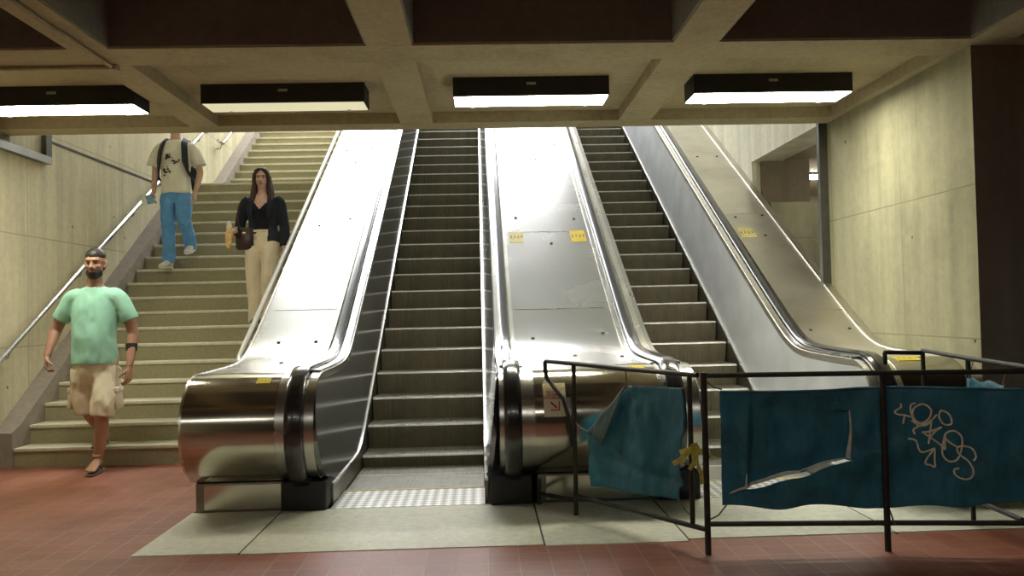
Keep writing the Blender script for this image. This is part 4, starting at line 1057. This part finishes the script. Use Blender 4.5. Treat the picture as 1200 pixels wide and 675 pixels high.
b = MB(); b.tube([Vector((.131*math.cos(a), .102*math.sin(a), .985)) for a in [2*math.pi*k/32 for k in range(33)]], [(.016, .004)]*33, 8, ref=(0, 0, 1)); b.build('waistband', C['beige'], pw)
shoe((-.06, .03, .004), (-.06, -.205, .0), pw, C['bag']); shoe((.09, -.07, -.158), (.09, -.30, -.163), pw, C['bag'])
hb = empty('handbag', (-2.32-.17, 9.32-.06, 1.16+.92)); tag(hb, 'dark red leather handbag tucked under the arm of the person in dark blazer', 'handbag')
b = MB(); b.stack([(0, 0, -.13, .075, .035), (0, 0, -.11, .095, .045), (0, 0, .0, .10, .045), (.005, 0, .09, .085, .03), (.005, 0, .105, .08, .018)], 24, 3); b.build('pouch', C['bag'], hb)
b = MB(); b.tube([(-.06, 0, .10), (-.075, .01, .2), (-.07, .03, .32), (-.02, .06, .42)], .007, 8); b.tube([(.07, 0, .10), (.06, .015, .16), (.05, .03, .22)], .007, 8); b.build('strap', C['bag'], hb)
b = MB(); b.box(-.02, .02, -.05, -.043, .03, .055, None, .003); b.build('clasp', C['gold'], hb)
bt = empty('bottle', (-2.32-.285, 9.32-.235, 1.16+.93)); tag(bt, 'small drink bottle with blue cap in the hand of the person in dark blazer', 'bottle')
b = MB(); b.tube([(0, 0, 0), (0, 0, .01), (0, 0, .10), (0, 0, .125), (0, 0, .145), (0, 0, .155)], [.026, .030, .030, .022, .013, .013], 18); b.build('bottle_body', C['bottle'], bt)
b = MB(); b.tube([(0, 0, .153), (0, 0, .175)], .017, 16); b.build('cap', C['cap'], bt)
fd = empty('food_wrap', (-2.32-.275, 9.32-.285, 1.16+.85)); tag(fd, 'orange and cream paper snack bag held with the bottle in front of the handbag', 'snack bag')
b = MB(); b.tube([(-.0, 0, -.07), (-.005, 0, -.03), (-.005, 0, .04), (.01, 0, .10), (.015, 0, .13)], [(.006, .006), (.022, .016), (.036, .02), (.042, .016), (.034, .01)], 14); garment('bag', b, C['wrap'], fd, .005, .012, 28, 5, 2)


# ------------------------------------------------------------------ camera, world, view
w = bpy.data.worlds.new('world'); scn.world = w; w.use_nodes = True
w.node_tree.nodes['Background'].inputs[0].default_value = (.02, .02, .022, 1); w.node_tree.nodes['Background'].inputs[1].default_value = .3
cam = bpy.data.cameras.new('camera'); co = bpy.data.objects.new('camera', cam); col.objects.link(co)
F, pitch, yaw, roll = 1021.24, .0257814, .0336891, -.0223323
cam.sensor_fit = 'HORIZONTAL'; cam.sensor_width = 36; cam.lens = 36*F/1200; cam.clip_start = .05
cp, sp, cy, sy = math.cos(pitch), math.sin(pitch), math.cos(yaw), math.sin(yaw)
fw = Vector((sy*cp, cy*cp, sp)); rg = Vector((cy, -sy, 0)); up = rg.cross(fw)
r2 = rg*math.cos(roll) + up*math.sin(roll); u2 = up*math.cos(roll) - rg*math.sin(roll)
co.matrix_world = Matrix(((r2.x, u2.x, -fw.x, 0), (r2.y, u2.y, -fw.y, 0), (r2.z, u2.z, -fw.z, 1.25), (0, 0, 0, 1)))
scn.camera = co
scn.view_settings.view_transform = 'Standard'; scn.view_settings.look = 'None'
scn.view_settings.exposure = .35; scn.view_settings.gamma = 1; scn.view_settings.use_curve_mapping = False
